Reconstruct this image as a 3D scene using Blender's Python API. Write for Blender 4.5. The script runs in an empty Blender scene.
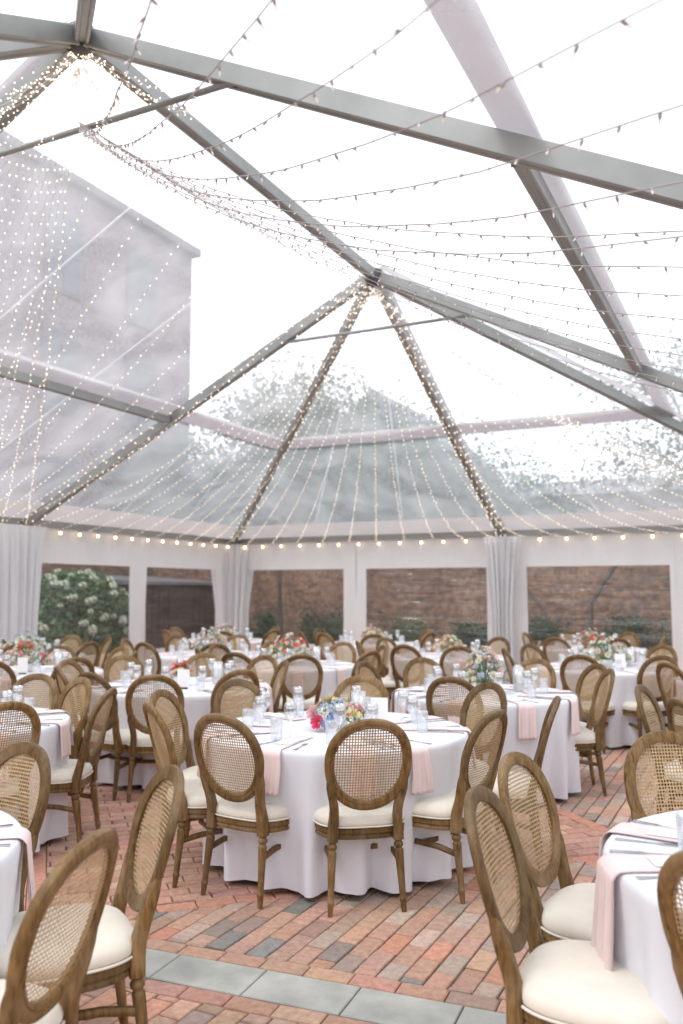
import bpy, bmesh, math, random
from mathutils import Vector, Matrix
PI = math.pi
R = math.radians
rnd = random.Random(7)
scene = bpy.context.scene
C = scene.collection

# ------------------------------------------------------------------ camera
CAM = Vector((4.368, -15.906, 1.60)); YAW = -0.4549; PITCH = 0.0922; FPX = 854.2
cam = bpy.data.cameras.new('camera'); camo = bpy.data.objects.new('camera', cam); C.objects.link(camo)
camo.location = CAM; camo.rotation_euler = (PI / 2 + PITCH, 0, -YAW)
cam.sensor_fit = 'HORIZONTAL'; cam.sensor_width = 24.0; cam.lens = FPX / 683 * 24
cam.clip_start = 0.05; cam.clip_end = 500
cam.dof.use_dof = True; cam.dof.focus_distance = 3.9; cam.dof.aperture_fstop = 2.0
scene.camera = camo
scene.render.resolution_x = 683; scene.render.resolution_y = 1024

# ------------------------------------------------------------------ light
W = bpy.data.worlds.new('World'); scene.world = W; W.use_nodes = True
nt = W.node_tree; nt.nodes.clear()
out = nt.nodes.new('ShaderNodeOutputWorld'); bg = nt.nodes.new('ShaderNodeBackground')
sky = nt.nodes.new('ShaderNodeTexSky'); sky.sky_type = 'NISHITA'; sky.sun_disc = False
SUN_EL, SUN_AZ = R(58), R(215)
sky.sun_elevation = SUN_EL; sky.sun_rotation = SUN_AZ; sky.air_density = 1.0; sky.dust_density = 4.0; sky.ozone_density = 1.0
hs = nt.nodes.new('ShaderNodeHueSaturation'); hs.inputs['Saturation'].default_value = 0.22; hs.inputs['Value'].default_value = 1.0
# overcast: a cloud sheet of nearly even brightness mixed over the clear sky
tc = nt.nodes.new('ShaderNodeTexCoord'); cn = nt.nodes.new('ShaderNodeTexNoise'); cn.inputs['Scale'].default_value = 2.2; cn.inputs['Detail'].default_value = 5
cr = nt.nodes.new('ShaderNodeValToRGB'); cr.color_ramp.elements[0].color = (10.5, 10.7, 11.2, 1); cr.color_ramp.elements[1].color = (13.0, 13.0, 13.2, 1)
mx = nt.nodes.new('ShaderNodeMixRGB'); mx.inputs[0].default_value = 0.72
nt.links.new(tc.outputs['Generated'], cn.inputs['Vector']); nt.links.new(cn.outputs['Fac'], cr.inputs[0])
nt.links.new(sky.outputs[0], hs.inputs['Color']); nt.links.new(hs.outputs[0], mx.inputs[1]); nt.links.new(cr.outputs[0], mx.inputs[2])
nt.links.new(mx.outputs[0], bg.inputs['Color']); bg.inputs['Strength'].default_value = 0.12
nt.links.new(bg.outputs[0], out.inputs[0])
sl = bpy.data.lights.new('sun', 'SUN'); sl.energy = 1.1; sl.angle = R(14); sl.color = (1.0, 0.96, 0.9)
so = bpy.data.objects.new('sun', sl); C.objects.link(so); so.rotation_euler = (PI / 2 - SUN_EL, 0, PI - SUN_AZ + 0)
so.location = (0, -20, 20)
scene.view_settings.view_transform = 'Standard'; scene.view_settings.look = 'None'
scene.view_settings.gamma = 1.0; scene.view_settings.exposure = 0.50
scene.render.engine = 'CYCLES'
scene.cycles.max_bounces = 10; scene.cycles.transparent_max_bounces = 24; scene.cycles.diffuse_bounces = 4
scene.cycles.transmission_bounces = 6; scene.cycles.glossy_bounces = 3

# ------------------------------------------------------------------ materials
def newmat(name):
    m = bpy.data.materials.new(name); m.use_nodes = True
    return m, m.node_tree, m.node_tree.nodes['Principled BSDF']
def N(t, kind, **kw):
    n = t.nodes.new('ShaderNode' + kind)
    for k, v in kw.items():
        n.inputs[k.replace('_', ' ')].default_value = v
    return n
def mixcol(t, fac, a, b, mode='MIX'):
    n = t.nodes.new('ShaderNodeMixRGB'); n.blend_type = mode
    for i, v in enumerate((fac, a, b)):
        if isinstance(v, bpy.types.NodeSocket): t.links.new(v, n.inputs[i])
        elif i == 0: n.inputs[0].default_value = v
        else: n.inputs[i].default_value = (*v, 1) if len(v) == 3 else v
    return n.outputs[0]
def mat(name, c1, c2=None, scale=(8, 8, 8), rough=0.6, bump=0.0, bscale=None, metal=0.0, vary=0.0, detail=4, lo=0.35, hi=0.65, sheen=0.0, spec=None, trans=0.0):
    m, t, p = newmat(name)
    c2 = c2 or tuple(x * 0.8 for x in c1)
    co = N(t, 'TexCoord'); mp = N(t, 'Mapping'); mp.inputs['Scale'].default_value = scale
    ns = N(t, 'TexNoise', Scale=1.0, Detail=detail, Roughness=0.6)
    t.links.new(co.outputs['Object'], mp.inputs[0]); t.links.new(mp.outputs[0], ns.inputs['Vector'])
    mr = N(t, 'MapRange'); mr.inputs[1].default_value = lo; mr.inputs[2].default_value = hi
    t.links.new(ns.outputs['Fac'], mr.inputs[0])
    col = mixcol(t, mr.outputs[0], c1, c2)
    if vary:
        oi = N(t, 'ObjectInfo'); m2 = N(t, 'MapRange'); m2.inputs[3].default_value = 1 - vary; m2.inputs[4].default_value = 1 + vary
        t.links.new(oi.outputs['Random'], m2.inputs[0])
        h = N(t, 'HueSaturation'); t.links.new(m2.outputs[0], h.inputs['Value']); t.links.new(col, h.inputs['Color']); col = h.outputs[0]
    t.links.new(col, p.inputs['Base Color']); p.inputs['Roughness'].default_value = rough; p.inputs['Metallic'].default_value = metal
    if spec is not None: p.inputs['Specular IOR Level'].default_value = spec
    if sheen: p.inputs['Sheen Weight'].default_value = sheen
    if bump:
        b = N(t, 'Bump', Strength=bump, Distance=0.01)
        if bscale:
            n2 = N(t, 'TexNoise', Scale=bscale, Detail=3); t.links.new(co.outputs['Object'], n2.inputs['Vector']); t.links.new(n2.outputs['Fac'], b.inputs['Height'])
        else: t.links.new(ns.outputs['Fac'], b.inputs['Height'])
        t.links.new(b.outputs[0], p.inputs['Normal'])
    if trans:
        tr = N(t, 'BsdfTranslucent'); t.links.new(col, tr.inputs['Color']); ms = N(t, 'MixShader'); ms.inputs[0].default_value = trans
        t.links.new(p.outputs[0], ms.inputs[1]); t.links.new(tr.outputs[0], ms.inputs[2]); t.links.new(ms.outputs[0], t.nodes['Material Output'].inputs[0])
    return m
def clear_mat(name, milk, col=(0.95, 0.96, 1.0), gloss=0.05, rough=0.12, bump=0.0, bsc=(3, 3, 3), tint=(1, 1, 1), milkvar=0.3):
    """clear vinyl film: mostly see-through, a little milky scatter and a little shine"""
    m, t, p = newmat(name); t.nodes.remove(p)
    tr = N(t, 'BsdfTransparent'); tr.inputs[0].default_value = (*tint, 1)
    tl = N(t, 'BsdfTranslucent'); tl.inputs[0].default_value = (*col, 1)
    gl = N(t, 'BsdfGlossy'); gl.inputs['Roughness'].default_value = rough; gl.inputs[0].default_value = (1, 1, 1, 1)
    co = N(t, 'TexCoord'); mp = N(t, 'Mapping'); mp.inputs['Scale'].default_value = bsc
    ns = N(t, 'TexNoise', Scale=1.0, Detail=4, Distortion=0.6); t.links.new(co.outputs['Object'], mp.inputs[0]); t.links.new(mp.outputs[0], ns.inputs['Vector'])
    mr = N(t, 'MapRange'); mr.inputs[1].default_value = 0.3; mr.inputs[2].default_value = 0.7
    mr.inputs[3].default_value = milk * (1 - milkvar); mr.inputs[4].default_value = milk * (1 + milkvar); t.links.new(ns.outputs['Fac'], mr.inputs[0])
    m1 = N(t, 'MixShader'); t.links.new(mr.outputs[0], m1.inputs[0]); t.links.new(tr.outputs[0], m1.inputs[1]); t.links.new(tl.outputs[0], m1.inputs[2])
    m2 = N(t, 'MixShader'); m2.inputs[0].default_value = gloss; t.links.new(m1.outputs[0], m2.inputs[1]); t.links.new(gl.outputs[0], m2.inputs[2])
    if bump:
        b = N(t, 'Bump', Strength=bump, Distance=0.05); t.links.new(ns.outputs['Fac'], b.inputs['Height']); t.links.new(b.outputs[0], gl.inputs['Normal'])
    t.links.new(m2.outputs[0], t.nodes['Material Output'].inputs[0])
    return m
def glow(name, col, s):
    m, t, p = newmat(name); p.inputs['Base Color'].default_value = (*col, 1)
    p.inputs['Emission Color'].default_value = (*col, 1); p.inputs['Emission Strength'].default_value = s
    return m
M = {}
def wood(name, c1, c2, c3):
    m, t, p = newmat(name)
    co = N(t, 'TexCoord'); oi = N(t, 'ObjectInfo')
    ad = N(t, 'VectorMath'); ad.operation = 'ADD'; sc = N(t, 'VectorMath'); sc.operation = 'SCALE'
    cx = N(t, 'CombineXYZ')
    for i in range(3): t.links.new(oi.outputs['Random'], cx.inputs[i])
    t.links.new(cx.outputs[0], sc.inputs[0]); sc.inputs['Scale'].default_value = 7.0
    t.links.new(co.outputs['Object'], ad.inputs[0]); t.links.new(sc.outputs[0], ad.inputs[1])
    mp = N(t, 'Mapping'); mp.inputs['Scale'].default_value = (70, 70, 7); t.links.new(ad.outputs[0], mp.inputs[0])
    ns = N(t, 'TexNoise', Scale=1.0, Detail=6, Roughness=0.65, Distortion=0.4); t.links.new(mp.outputs[0], ns.inputs['Vector'])
    n2 = N(t, 'TexNoise', Scale=6.0, Detail=3); t.links.new(ad.outputs[0], n2.inputs['Vector'])
    rp = N(t, 'ValToRGB'); rp.color_ramp.elements[0].position = 0.3; rp.color_ramp.elements[0].color = (*c1, 1)
    rp.color_ramp.elements[1].position = 0.72; rp.color_ramp.elements[1].color = (*c2, 1); t.links.new(ns.outputs['Fac'], rp.inputs[0])
    mr = N(t, 'MapRange'); mr.inputs[1].default_value = 0.48; mr.inputs[2].default_value = 0.72; mr.inputs[4].default_value = 0.6; t.links.new(n2.outputs['Fac'], mr.inputs[0])
    col = mixcol(t, mr.outputs[0], rp.outputs[0], c3)
    h = N(t, 'HueSaturation'); m2 = N(t, 'MapRange'); m2.inputs[3].default_value = 0.70; m2.inputs[4].default_value = 1.22
    t.links.new(oi.outputs['Random'], m2.inputs[0]); t.links.new(m2.outputs[0], h.inputs['Value']); t.links.new(col, h.inputs['Color'])
    t.links.new(h.outputs[0], p.inputs['Base Color']); p.inputs['Roughness'].default_value = 0.5; p.inputs['Specular IOR Level'].default_value = 0.35
    b = N(t, 'Bump', Strength=0.35, Distance=0.004); t.links.new(ns.outputs['Fac'], b.inputs['Height']); t.links.new(b.outputs[0], p.inputs['Normal'])
    return m
M['wood'] = wood('weathered_oak', (0.055, 0.028, 0.010), (0.285, 0.160, 0.052), (0.34, 0.235, 0.13))
M['cane'] = mat('cane', (0.50, 0.355, 0.20), (0.36, 0.245, 0.13), (60, 60, 60), 0.5, 0.3, vary=0.1)
M['linen'] = mat('cream_linen', (0.80, 0.745, 0.65), (0.74, 0.68, 0.59), (9, 9, 9), 0.85, 0.25, 700, sheen=0.15, vary=0.03)
M['cloth'] = mat('white_cloth', (0.80, 0.81, 0.87), (0.76, 0.77, 0.835), (3, 3, 3), 0.85, 0.2, 300, sheen=0.1)
M['blush'] = mat('blush_napkin', (0.87, 0.71, 0.70), (0.83, 0.66, 0.65), (6, 6, 6), 0.9, 0.2, 400)
M['china'] = mat('white_china', (0.85, 0.85, 0.84), None, rough=0.15)
M['card'] = mat('white_card', (0.86, 0.85, 0.83), (0.83, 0.82, 0.8), rough=0.7)
M['ink'] = mat('grey_ink', (0.25, 0.24, 0.25), rough=0.8)
M['steel'] = mat('polished_cutlery', (0.62, 0.61, 0.6), (0.5, 0.5, 0.5), rough=0.18, metal=1.0)
M['wax'] = mat('candle_wax', (0.86, 0.83, 0.75), None, rough=0.5)
M['alu'] = mat('aluminium_beam', (0.36, 0.365, 0.355), (0.27, 0.275, 0.27), (1.3, 1.3, 1.3), 0.5, 0.05, metal=0.6)
M['alu_dark'] = mat('dark_fitting', (0.12, 0.12, 0.12), (0.08, 0.08, 0.08), rough=0.5, metal=0.6)
M['wire'] = mat('grey_wire', (0.46, 0.40, 0.40), (0.38, 0.33, 0.33), rough=0.5)
M['vinyl_white'] = mat('white_vinyl', (0.88, 0.875, 0.885), (0.83, 0.825, 0.84), (1.5, 1.5, 1.5), 0.45, 0.25, 6, trans=0.35)
M['drape'] = mat('white_drape', (0.91, 0.91, 0.92), (0.88, 0.88, 0.9), (2, 2, 1), 0.85, 0.1, 40, trans=0.45)
M['skirt'] = mat('roof_border_vinyl', (0.62, 0.59, 0.60), (0.54, 0.515, 0.525), (1.5, 1.5, 1.5), 0.5, 0.2, 5, trans=0.5)
M['band'] = mat('roof_band_vinyl', (0.52, 0.48, 0.495), (0.47, 0.43, 0.445), (1.5, 1.5, 1.5), 0.5, 0.1, 5, trans=0.5)
M['clear_roof'] = clear_mat('clear_roof_vinyl', 0.27, gloss=0.03, bump=0.3, bsc=(1.2, 1.2, 1.2), tint=(0.90, 0.925, 0.95), milkvar=0.32)
M['clear_weld'] = clear_mat('welded_vinyl', 0.32, gloss=0.05)
M['clear_win'] = clear_mat('clear_window_vinyl', 0.05, gloss=0.07, rough=0.08, bump=0.8, bsc=(1.2, 1.2, 9), tint=(0.95, 0.96, 0.97), milkvar=0.8)
M['glass'] = clear_mat('table_glass', 0.05, gloss=0.22, rough=0.03, tint=(0.93, 0.94, 0.95))
M['lamp_warm'] = glow('warm_bulb', (1.0, 0.66, 0.34), 8.0)
M['lamp_mini'] = glow('mini_lamp', (1.0, 0.80, 0.62), 2.2)
M['lamp_near'] = glow('mini_lamp_dim', (0.75, 0.68, 0.66), 0.25)
M['bark'] = mat('bark', (0.13, 0.10, 0.08), (0.08, 0.06, 0.05), (6, 6, 2), 0.9, 0.5)
def leafmat(n, a, b): return mat(n, a, b, (1.3, 1.3, 1.3), 0.6, trans=0.3, detail=6)
M['leaf'] = leafmat('green_leaf', (0.045, 0.11, 0.05), (0.11, 0.19, 0.09))
M['leaf_bush'] = leafmat('hydrangea_leaf', (0.07, 0.15, 0.06), (0.17, 0.27, 0.13))
M['leaf_fresh'] = leafmat('fresh_leaf', (0.13, 0.22, 0.09), (0.22, 0.32, 0.17))
M['leaf_dark'] = leafmat('dark_leaf', (0.02, 0.07, 0.035), (0.045, 0.115, 0.05))
M['leaf_blue'] = leafmat('bluish_leaf', (0.012, 0.105, 0.085), (0.03, 0.165, 0.13))
M['leaf_pale'] = leafmat('pale_leaf', (0.14, 0.17, 0.13), (0.22, 0.25, 0.19))
M['stem'] = mat('stem', (0.10, 0.20, 0.07), None, rough=0.6)
for nm, c in dict(white=(0.86, 0.85, 0.80), cream=(0.85, 0.78, 0.60), peach=(0.86, 0.58, 0.45), pink=(0.85, 0.45, 0.49), rose=(0.80, 0.07, 0.17),
                  coral=(0.84, 0.18, 0.13), blue=(0.24, 0.36, 0.66), blush=(0.86, 0.60, 0.57), yellow=(0.86, 0.76, 0.36), lightblue=(0.55, 0.65, 0.78)).items():
    M['petal_' + nm] = mat('petal_' + nm, c, tuple(min(1, x * 0.85) for x in c), (30, 30, 30), 0.7, trans=0.25)
def brickmat(name, ca, cb, mortar, sx=1.0, big=0.0):
    m, t, p = newmat(name)
    co = N(t, 'TexCoord'); sp = N(t, 'SeparateXYZ'); ad = N(t, 'Math'); ad.operation = 'ADD'; cb_ = N(t, 'CombineXYZ')
    t.links.new(co.outputs['Object'], sp.inputs[0]); t.links.new(sp.outputs[0], ad.inputs[0]); t.links.new(sp.outputs[1], ad.inputs[1])
    t.links.new(ad.outputs[0], cb_.inputs[0]); t.links.new(sp.outputs[2], cb_.inputs[1])
    br = N(t, 'TexBrick', Scale=1.0); br.inputs['Brick Width'].default_value = 0.215; br.inputs['Row Height'].default_value = 0.075
    br.inputs['Mortar Size'].default_value = 0.006; br.inputs['Mortar Smooth'].default_value = 0.3; br.inputs['Bias'].default_value = -0.1
    br.inputs['Color1'].default_value = (*ca, 1); br.inputs['Color2'].default_value = (*cb, 1); br.inputs['Mortar'].default_value = (*mortar, 1)
    t.links.new(cb_.outputs[0], br.inputs['Vector'])
    ns = N(t, 'TexNoise', Scale=0.7, Detail=7, Roughness=0.7); t.links.new(co.outputs['Object'], ns.inputs['Vector'])
    n2 = N(t, 'TexNoise', Scale=9.0, Detail=3); t.links.new(co.outputs['Object'], n2.inputs['Vector'])
    mr = N(t, 'MapRange'); mr.inputs[1].default_value = 0.3; mr.inputs[2].default_value = 0.7; mr.inputs[3].default_value = 0.6; mr.inputs[4].default_value = 1.35; t.links.new(ns.outputs['Fac'], mr.inputs[0])
    mr2 = N(t, 'MapRange'); mr2.inputs[1].default_value = 0.35; mr2.inputs[2].default_value = 0.65; mr2.inputs[3].default_value = 0.65; mr2.inputs[4].default_value = 1.3; t.links.new(n2.outputs['Fac'], mr2.inputs[0])
    h = N(t, 'HueSaturation'); t.links.new(mr.outputs[0], h.inputs['Value']); t.links.new(br.outputs['Color'], h.inputs['Color'])
    h2 = N(t, 'HueSaturation'); t.links.new(mr2.outputs[0], h2.inputs['Value']); t.links.new(h.outputs[0], h2.inputs['Color'])
    t.links.new(h2.outputs[0], p.inputs['Base Color']); p.inputs['Roughness'].default_value = 0.85
    b = N(t, 'Bump', Strength=0.6, Distance=0.01); t.links.new(br.outputs['Fac'], b.inputs['Height']); b.invert = True; t.links.new(b.outputs[0], p.inputs['Normal'])
    return m
M['wall_brick'] = brickmat('old_garden_brick', (0.265, 0.145, 0.09), (0.155, 0.085, 0.056), (0.26, 0.21, 0.175))
M['house_brick'] = brickmat('town_house_brick', (0.27, 0.20, 0.235), (0.23, 0.18, 0.215), (0.24, 0.20, 0.225))
M['trim'] = mat('painted_trim', (0.6, 0.58, 0.56), None, rough=0.6)
M['window_dark'] = mat('house_window_glass', (0.13, 0.135, 0.17), (0.11, 0.115, 0.15), rough=0.5)
M['stone_trim'] = mat('brownstone_trim', (0.22, 0.185, 0.21), None, rough=0.8)
M['slate'] = mat('slate_roof', (0.19, 0.19, 0.21), (0.14, 0.14, 0.155), (3, 3, 9), 0.7, 0.3)
M['timber'] = mat('dark_timber', (0.085, 0.055, 0.045), (0.05, 0.032, 0.028), (2, 2, 20), 0.75, 0.3)
M['soil'] = mat('bed_soil', (0.07, 0.05, 0.035), (0.04, 0.03, 0.02), (9, 9, 9), 0.95, 0.5)
M['lawn'] = mat('lawn', (0.06, 0.11, 0.03), (0.09, 0.14, 0.045), (4, 4, 4), 0.95, 0.4)
M['mortar'] = mat('paving_joint', (0.20, 0.155, 0.125), (0.11, 0.085, 0.07), (20, 20, 20), 0.95, 0.5)
M['bluestone'] = mat('bluestone', (0.50, 0.495, 0.455), (0.32, 0.325, 0.30), (3.5, 3.5, 3.5), 0.7, 0.3, 60, detail=10, lo=0.38, hi=0.66)
# paving brick takes its fired colour from a colour attribute, one value for each brick
m, t, p = newmat('paving_brick')
at = N(t, 'Attribute'); at.attribute_name = 'fired'; co = N(t, 'TexCoord')
ns = N(t, 'TexNoise', Scale=28.0, Detail=6, Roughness=0.7); t.links.new(co.outputs['Object'], ns.inputs['Vector'])
n3 = N(t, 'TexNoise', Scale=1.6, Detail=5, Roughness=0.6); t.links.new(co.outputs['Object'], n3.inputs['Vector'])
mr = N(t, 'MapRange'); mr.inputs[1].default_value = 0.3; mr.inputs[2].default_value = 0.7; mr.inputs[3].default_value = 0.72; mr.inputs[4].default_value = 1.25; t.links.new(ns.outputs['Fac'], mr.inputs[0])
h = N(t, 'HueSaturation'); t.links.new(mr.outputs[0], h.inputs['Value']); t.links.new(at.outputs['Color'], h.inputs['Color'])
m3 = N(t, 'MapRange'); m3.inputs[1].default_value = 0.45; m3.inputs[2].default_value = 0.75; m3.inputs[4].default_value = 0.45; t.links.new(n3.outputs['Fac'], m3.inputs[0])
col = mixcol(t, m3.outputs[0], h.outputs[0], (0.33, 0.25, 0.205))
t.links.new(col, p.inputs['Base Color']); p.inputs['Roughness'].default_value = 0.75
b = N(t, 'Bump', Strength=0.5, Distance=0.004); t.links.new(ns.outputs['Fac'], b.inputs['Height']); t.links.new(b.outputs[0], p.inputs['Normal'])
M['paver'] = m

# ------------------------------------------------------------------ mesh helpers
class MB:
    def __init__(s): s.v = []; s.f = []; s.sm = []
    def add(s, vs, fs, smooth=False):
        o = len(s.v); s.v += [tuple(v) for v in vs]; s.f += [tuple(i + o for i in f) for f in fs]; s.sm += [smooth] * len(fs); return s
    def box(s, a, b, mtx=None):
        (x0, y0, z0), (x1, y1, z1) = a, b
        vs = [Vector(q) for q in ((x0, y0, z0), (x1, y0, z0), (x1, y1, z0), (x0, y1, z0), (x0, y0, z1), (x1, y0, z1), (x1, y1, z1), (x0, y1, z1))]
        if mtx: vs = [mtx @ v for v in vs]
        return s.add(vs, [(0, 3, 2, 1), (4, 5, 6, 7), (0, 1, 5, 4), (1, 2, 6, 5), (2, 3, 7, 6), (3, 0, 4, 7)])
    def tube(s, pts, rad, n=6, caps=True, smooth=True, prof=None, up=Vector((0, 0, 1))):
        pts = [Vector(p) for p in pts]; rings = []
        for i, p in enumerate(pts):
            d = (pts[min(i + 1, len(pts) - 1)] - pts[max(i - 1, 0)]).normalized()
            u = d.cross(up)
            if u.length < 1e-3: u = d.cross(Vector((0, 1, 0)))
            u.normalize(); w = u.cross(d)
            r = rad[i] if isinstance(rad, (list, tuple)) else rad
            if prof: rings.append([p + (u * a + w * b) * r for a, b in prof])
            else: rings.append([p + (u * math.cos(k * 2 * PI / n) + w * math.sin(k * 2 * PI / n)) * r for k in range(n)])
        k = len(rings[0]); fs = []
        for i in range(len(rings) - 1):
            for j in range(k):
                a = i * k + j; b = i * k + (j + 1) % k; fs.append((a, b, b + k, a + k))
        if caps: fs += [tuple(range(k)), tuple(reversed(range((len(rings) - 1) * k, len(rings) * k)))]
        return s.add([v for r_ in rings for v in r_], fs, smooth)
    def lathe(s, prof, n=16, c=(0, 0, 0), smooth=True, caps=True):
        vs = []; fs = []
        for r, z in prof:
            for k in range(n): a = 2 * PI * k / n; vs.append((c[0] + r * math.cos(a), c[1] + r * math.sin(a), c[2] + z))
        for i in range(len(prof) - 1):
            for j in range(n):
                a = i * n + j; b = i * n + (j + 1) % n; fs.append((a, b, b + n, a + n))
        if caps: fs += [tuple(reversed(range(n))), tuple(range((len(prof) - 1) * n, len(prof) * n))]
        return s.add(vs, fs, smooth)
    def grid(s, fn, nu, nv, smooth=True, closed=False):
        vs = [fn(i / nu, j / nv) for j in range(nv + 1) for i in range(nu + (0 if closed else 1))]
        w = nu if closed else nu + 1; fs = []
        for j in range(nv):
            for i in range(nu):
                a = j * w + i; b = j * w + (i + 1) % w; fs.append((a, b, b + w, a + w))
        return s.add(vs, fs, smooth)
    def build(s, name, material, parent=None, kind=None):
        me = bpy.data.meshes.new(name); me.from_pydata(s.v, [], s.f)
        me.polygons.foreach_set('use_smooth', s.sm); me.materials.append(material); me.update()
        o = bpy.data.objects.new(name, me); C.objects.link(o)
        if parent: o.parent = parent
        if kind: o['kind'] = kind
        return o
def sharp(o, deg=40):
    me = o.data; bm = bmesh.new(); bm.from_mesh(me)
    bmesh.ops.recalc_face_normals(bm, faces=bm.faces)
    for e in bm.edges:
        if len(e.link_faces) == 2 and e.calc_face_angle(0) > R(deg): e.smooth = False
    bm.to_mesh(me); bm.free(); return o
def bevel(o, w, seg=2):
    m = o.modifiers.new('bevel', 'BEVEL'); m.width = w; m.segments = seg; m.limit_method = 'ANGLE'; m.angle_limit = R(40); return o
def tag(o, label, cat, group=None, kind=None):
    if label: o['label'] = label
    if cat: o['category'] = cat
    if group: o['group'] = group
    if kind: o['kind'] = kind
    return o
def empty(name, loc=(0, 0, 0), rz=0):
    o = bpy.data.objects.new(name, None); C.objects.link(o); o.location = loc; o.rotation_euler = (0, 0, rz); o.empty_display_size = 0.1; return o
def dup(o, parent=None):
    c = o.copy(); C.objects.link(c); c.parent = parent
    for ch in list(o.children): dup(ch, c)
    return c
def proj(P):
    cy, sy = math.cos(YAW), math.sin(YAW); cp, sp_ = math.cos(PITCH), math.sin(PITCH)
    f = Vector((sy * cp, cy * cp, sp_)); r = Vector((cy, -sy, 0)); u = r.cross(f); d = Vector(P) - CAM
    w = d.dot(f)
    return (341.5 + FPX * d.dot(r) / w, 512 - FPX * d.dot(u) / w, w) if w > 0.05 else (-9e9, -9e9, w)

# ------------------------------------------------------------------ ground and paving
g = MB(); g.add([(-150, -150, -0.06), (150, -150, -0.06), (150, 150, -0.06), (-150, 150, -0.06)], [(0, 1, 2, 3)])
tag(g.build('ground', M['lawn']), None, None, kind='structure')
g = MB(); g.box((-9.5, -21, -0.2), (9.5, 1.6, -0.012)); tag(g.build('paving_base', M['mortar']), None, None, kind='structure')
g = MB(); g.box((-11.5, 1.64, -0.2), (11.5, 3.0, 0.02)); tag(g.build('planting_bed', M['soil']), None, None, kind='structure')

def clip(poly, a, b, c):      # keep a*x+b*y >= c
    o = []
    for i in range(len(poly)):
        p, q = poly[i], poly[(i + 1) % len(poly)]; dp = a * p[0] + b * p[1] - c; dq = a * q[0] + b * q[1] - c
        if dp >= 0: o.append(p)
        if (dp >= 0) != (dq >= 0):
            t_ = dp / (dp - dq); o.append((p[0] + (q[0] - p[0]) * t_, p[1] + (q[1] - p[1]) * t_))
    return o
BV, BF, BC = [], [], []
def brick(poly, col, z=0.0):
    if len(poly) < 3: return
    ar = abs(sum(poly[i][0] * poly[(i + 1) % len(poly)][1] - poly[(i + 1) % len(poly)][0] * poly[i][1] for i in range(len(poly)))) / 2
    if ar < 0.0012: return
    cx = sum(p_[0] for p_ in poly) / len(poly); cy = sum(p_[1] for p_ in poly) / len(poly)
    tx, ty = rnd.gauss(0, 0.006), rnd.gauss(0, 0.006); z += rnd.gauss(0, 0.0012)
    k = len(poly); o = len(BV)
    def ins(d):
        r_ = []
        for x, y in poly:
            dx, dy = cx - x, cy - y; L = math.hypot(dx, dy) or 1; r_.append((x + dx / L * d * 1.3, y + dy / L * d * 1.3))
        return r_
    for ring, zz in ((ins(0.0), -0.02), (ins(0.0), -0.005), (ins(0.005), 0.0)):
        for x, y in ring: BV.append((x, y, zz + z + (x - cx) * tx + (y - cy) * ty))
    for a in range(2):
        for j in range(k): BF.append((o + a * k + j, o + a * k + (j + 1) % k, o + (a + 1) * k + (j + 1) % k, o + (a + 1) * k + j)); BC.append(col)
    BF.append(tuple(o + 2 * k + j for j in range(k))); BC.append(col)
def jit(c, s=0.085):
    v = 1 + rnd.gauss(0, s); return tuple(max(0.01, x * v * (1 + rnd.gauss(0, 0.03))) for x in c)
FIELD = [((0.52, 0.305, 0.22), 6), ((0.55, 0.32, 0.225), 5), ((0.46, 0.285, 0.215), 4), ((0.37, 0.27, 0.225), 2.5), ((0.58, 0.28, 0.185), 1.2), ((0.50, 0.37, 0.30), 3), ((0.23, 0.225, 0.215), 0.4), ((0.31, 0.25, 0.21), 0.6)]
REDS = [((0.56, 0.30, 0.22), 5), ((0.52, 0.27, 0.20), 3), ((0.58, 0.345, 0.25), 3), ((0.47, 0.25, 0.195), 1.5)]
def dull(c, k=0.03):
    g_ = sum(c) / 3; return tuple(x * (1 - k) + g_ * k for x in c)
def pick(pal):
    return dull(jit(rnd.choices([a for a, _ in pal], [w for _, w in pal])[0]))
BA = R(4.5); BCX, BCY = 2.7, -12.745     # stone band: centre line
bd = (math.cos(BA), math.sin(BA)); bn = (-bd[1], bd[0])
DC = (1.15, -10.15); DH = 2.62           # inlaid diamond
s2 = math.sqrt(0.5)
def region(poly, what):
    """clips a brick to the part of the floor it belongs to"""
    out_ = [poly]
    return out_
HB = 0.125 + 0.108
def field(pal, u, origin, xr, yr, clips, gap=0.004, L=0.204, Wd=0.102):
    """running bond, long side along u; clips = list of half planes"""
    ux, uy = u; vx, vy = -uy, ux
    for i in range(xr[0], xr[1]):
        off = (i % 2) * 0.5 + rnd.gauss(0, 0.02)
        for j in range(yr[0], yr[1]):
            a = (j + off) * L; b_ = i * Wd
            jx = rnd.gauss(0, 0.0012); p_ = []
            for sa, sb in ((gap, gap), (L - gap, gap), (L - gap, Wd - gap), (gap, Wd - gap)):
                aa, bb = a + sa + jx, b_ + sb + jx
                p_.append((origin[0] + ux * aa + vx * bb, origin[1] + uy * aa + vy * bb))
            for cl in clips:
                p_ = clip(p_, *cl)
                if len(p_) < 3: break
            else: brick(p_, pick(pal))
def half(n, pt, off): return (n[0], n[1], n[0] * pt[0] + n[1] * pt[1] + off)
beyond = half(bn, (BCX, BCY), HB); near = half((-bn[0], -bn[1]), (BCX, BCY), HB)
DE = [(s2, s2), (s2, -s2), (-s2, s2), (-s2, -s2)]
DR = DH * s2
EXT = [(1, 0, -9.3), (-1, 0, -9.3), (0, -1, -1.55), (0, 1, -20.5)]
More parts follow.
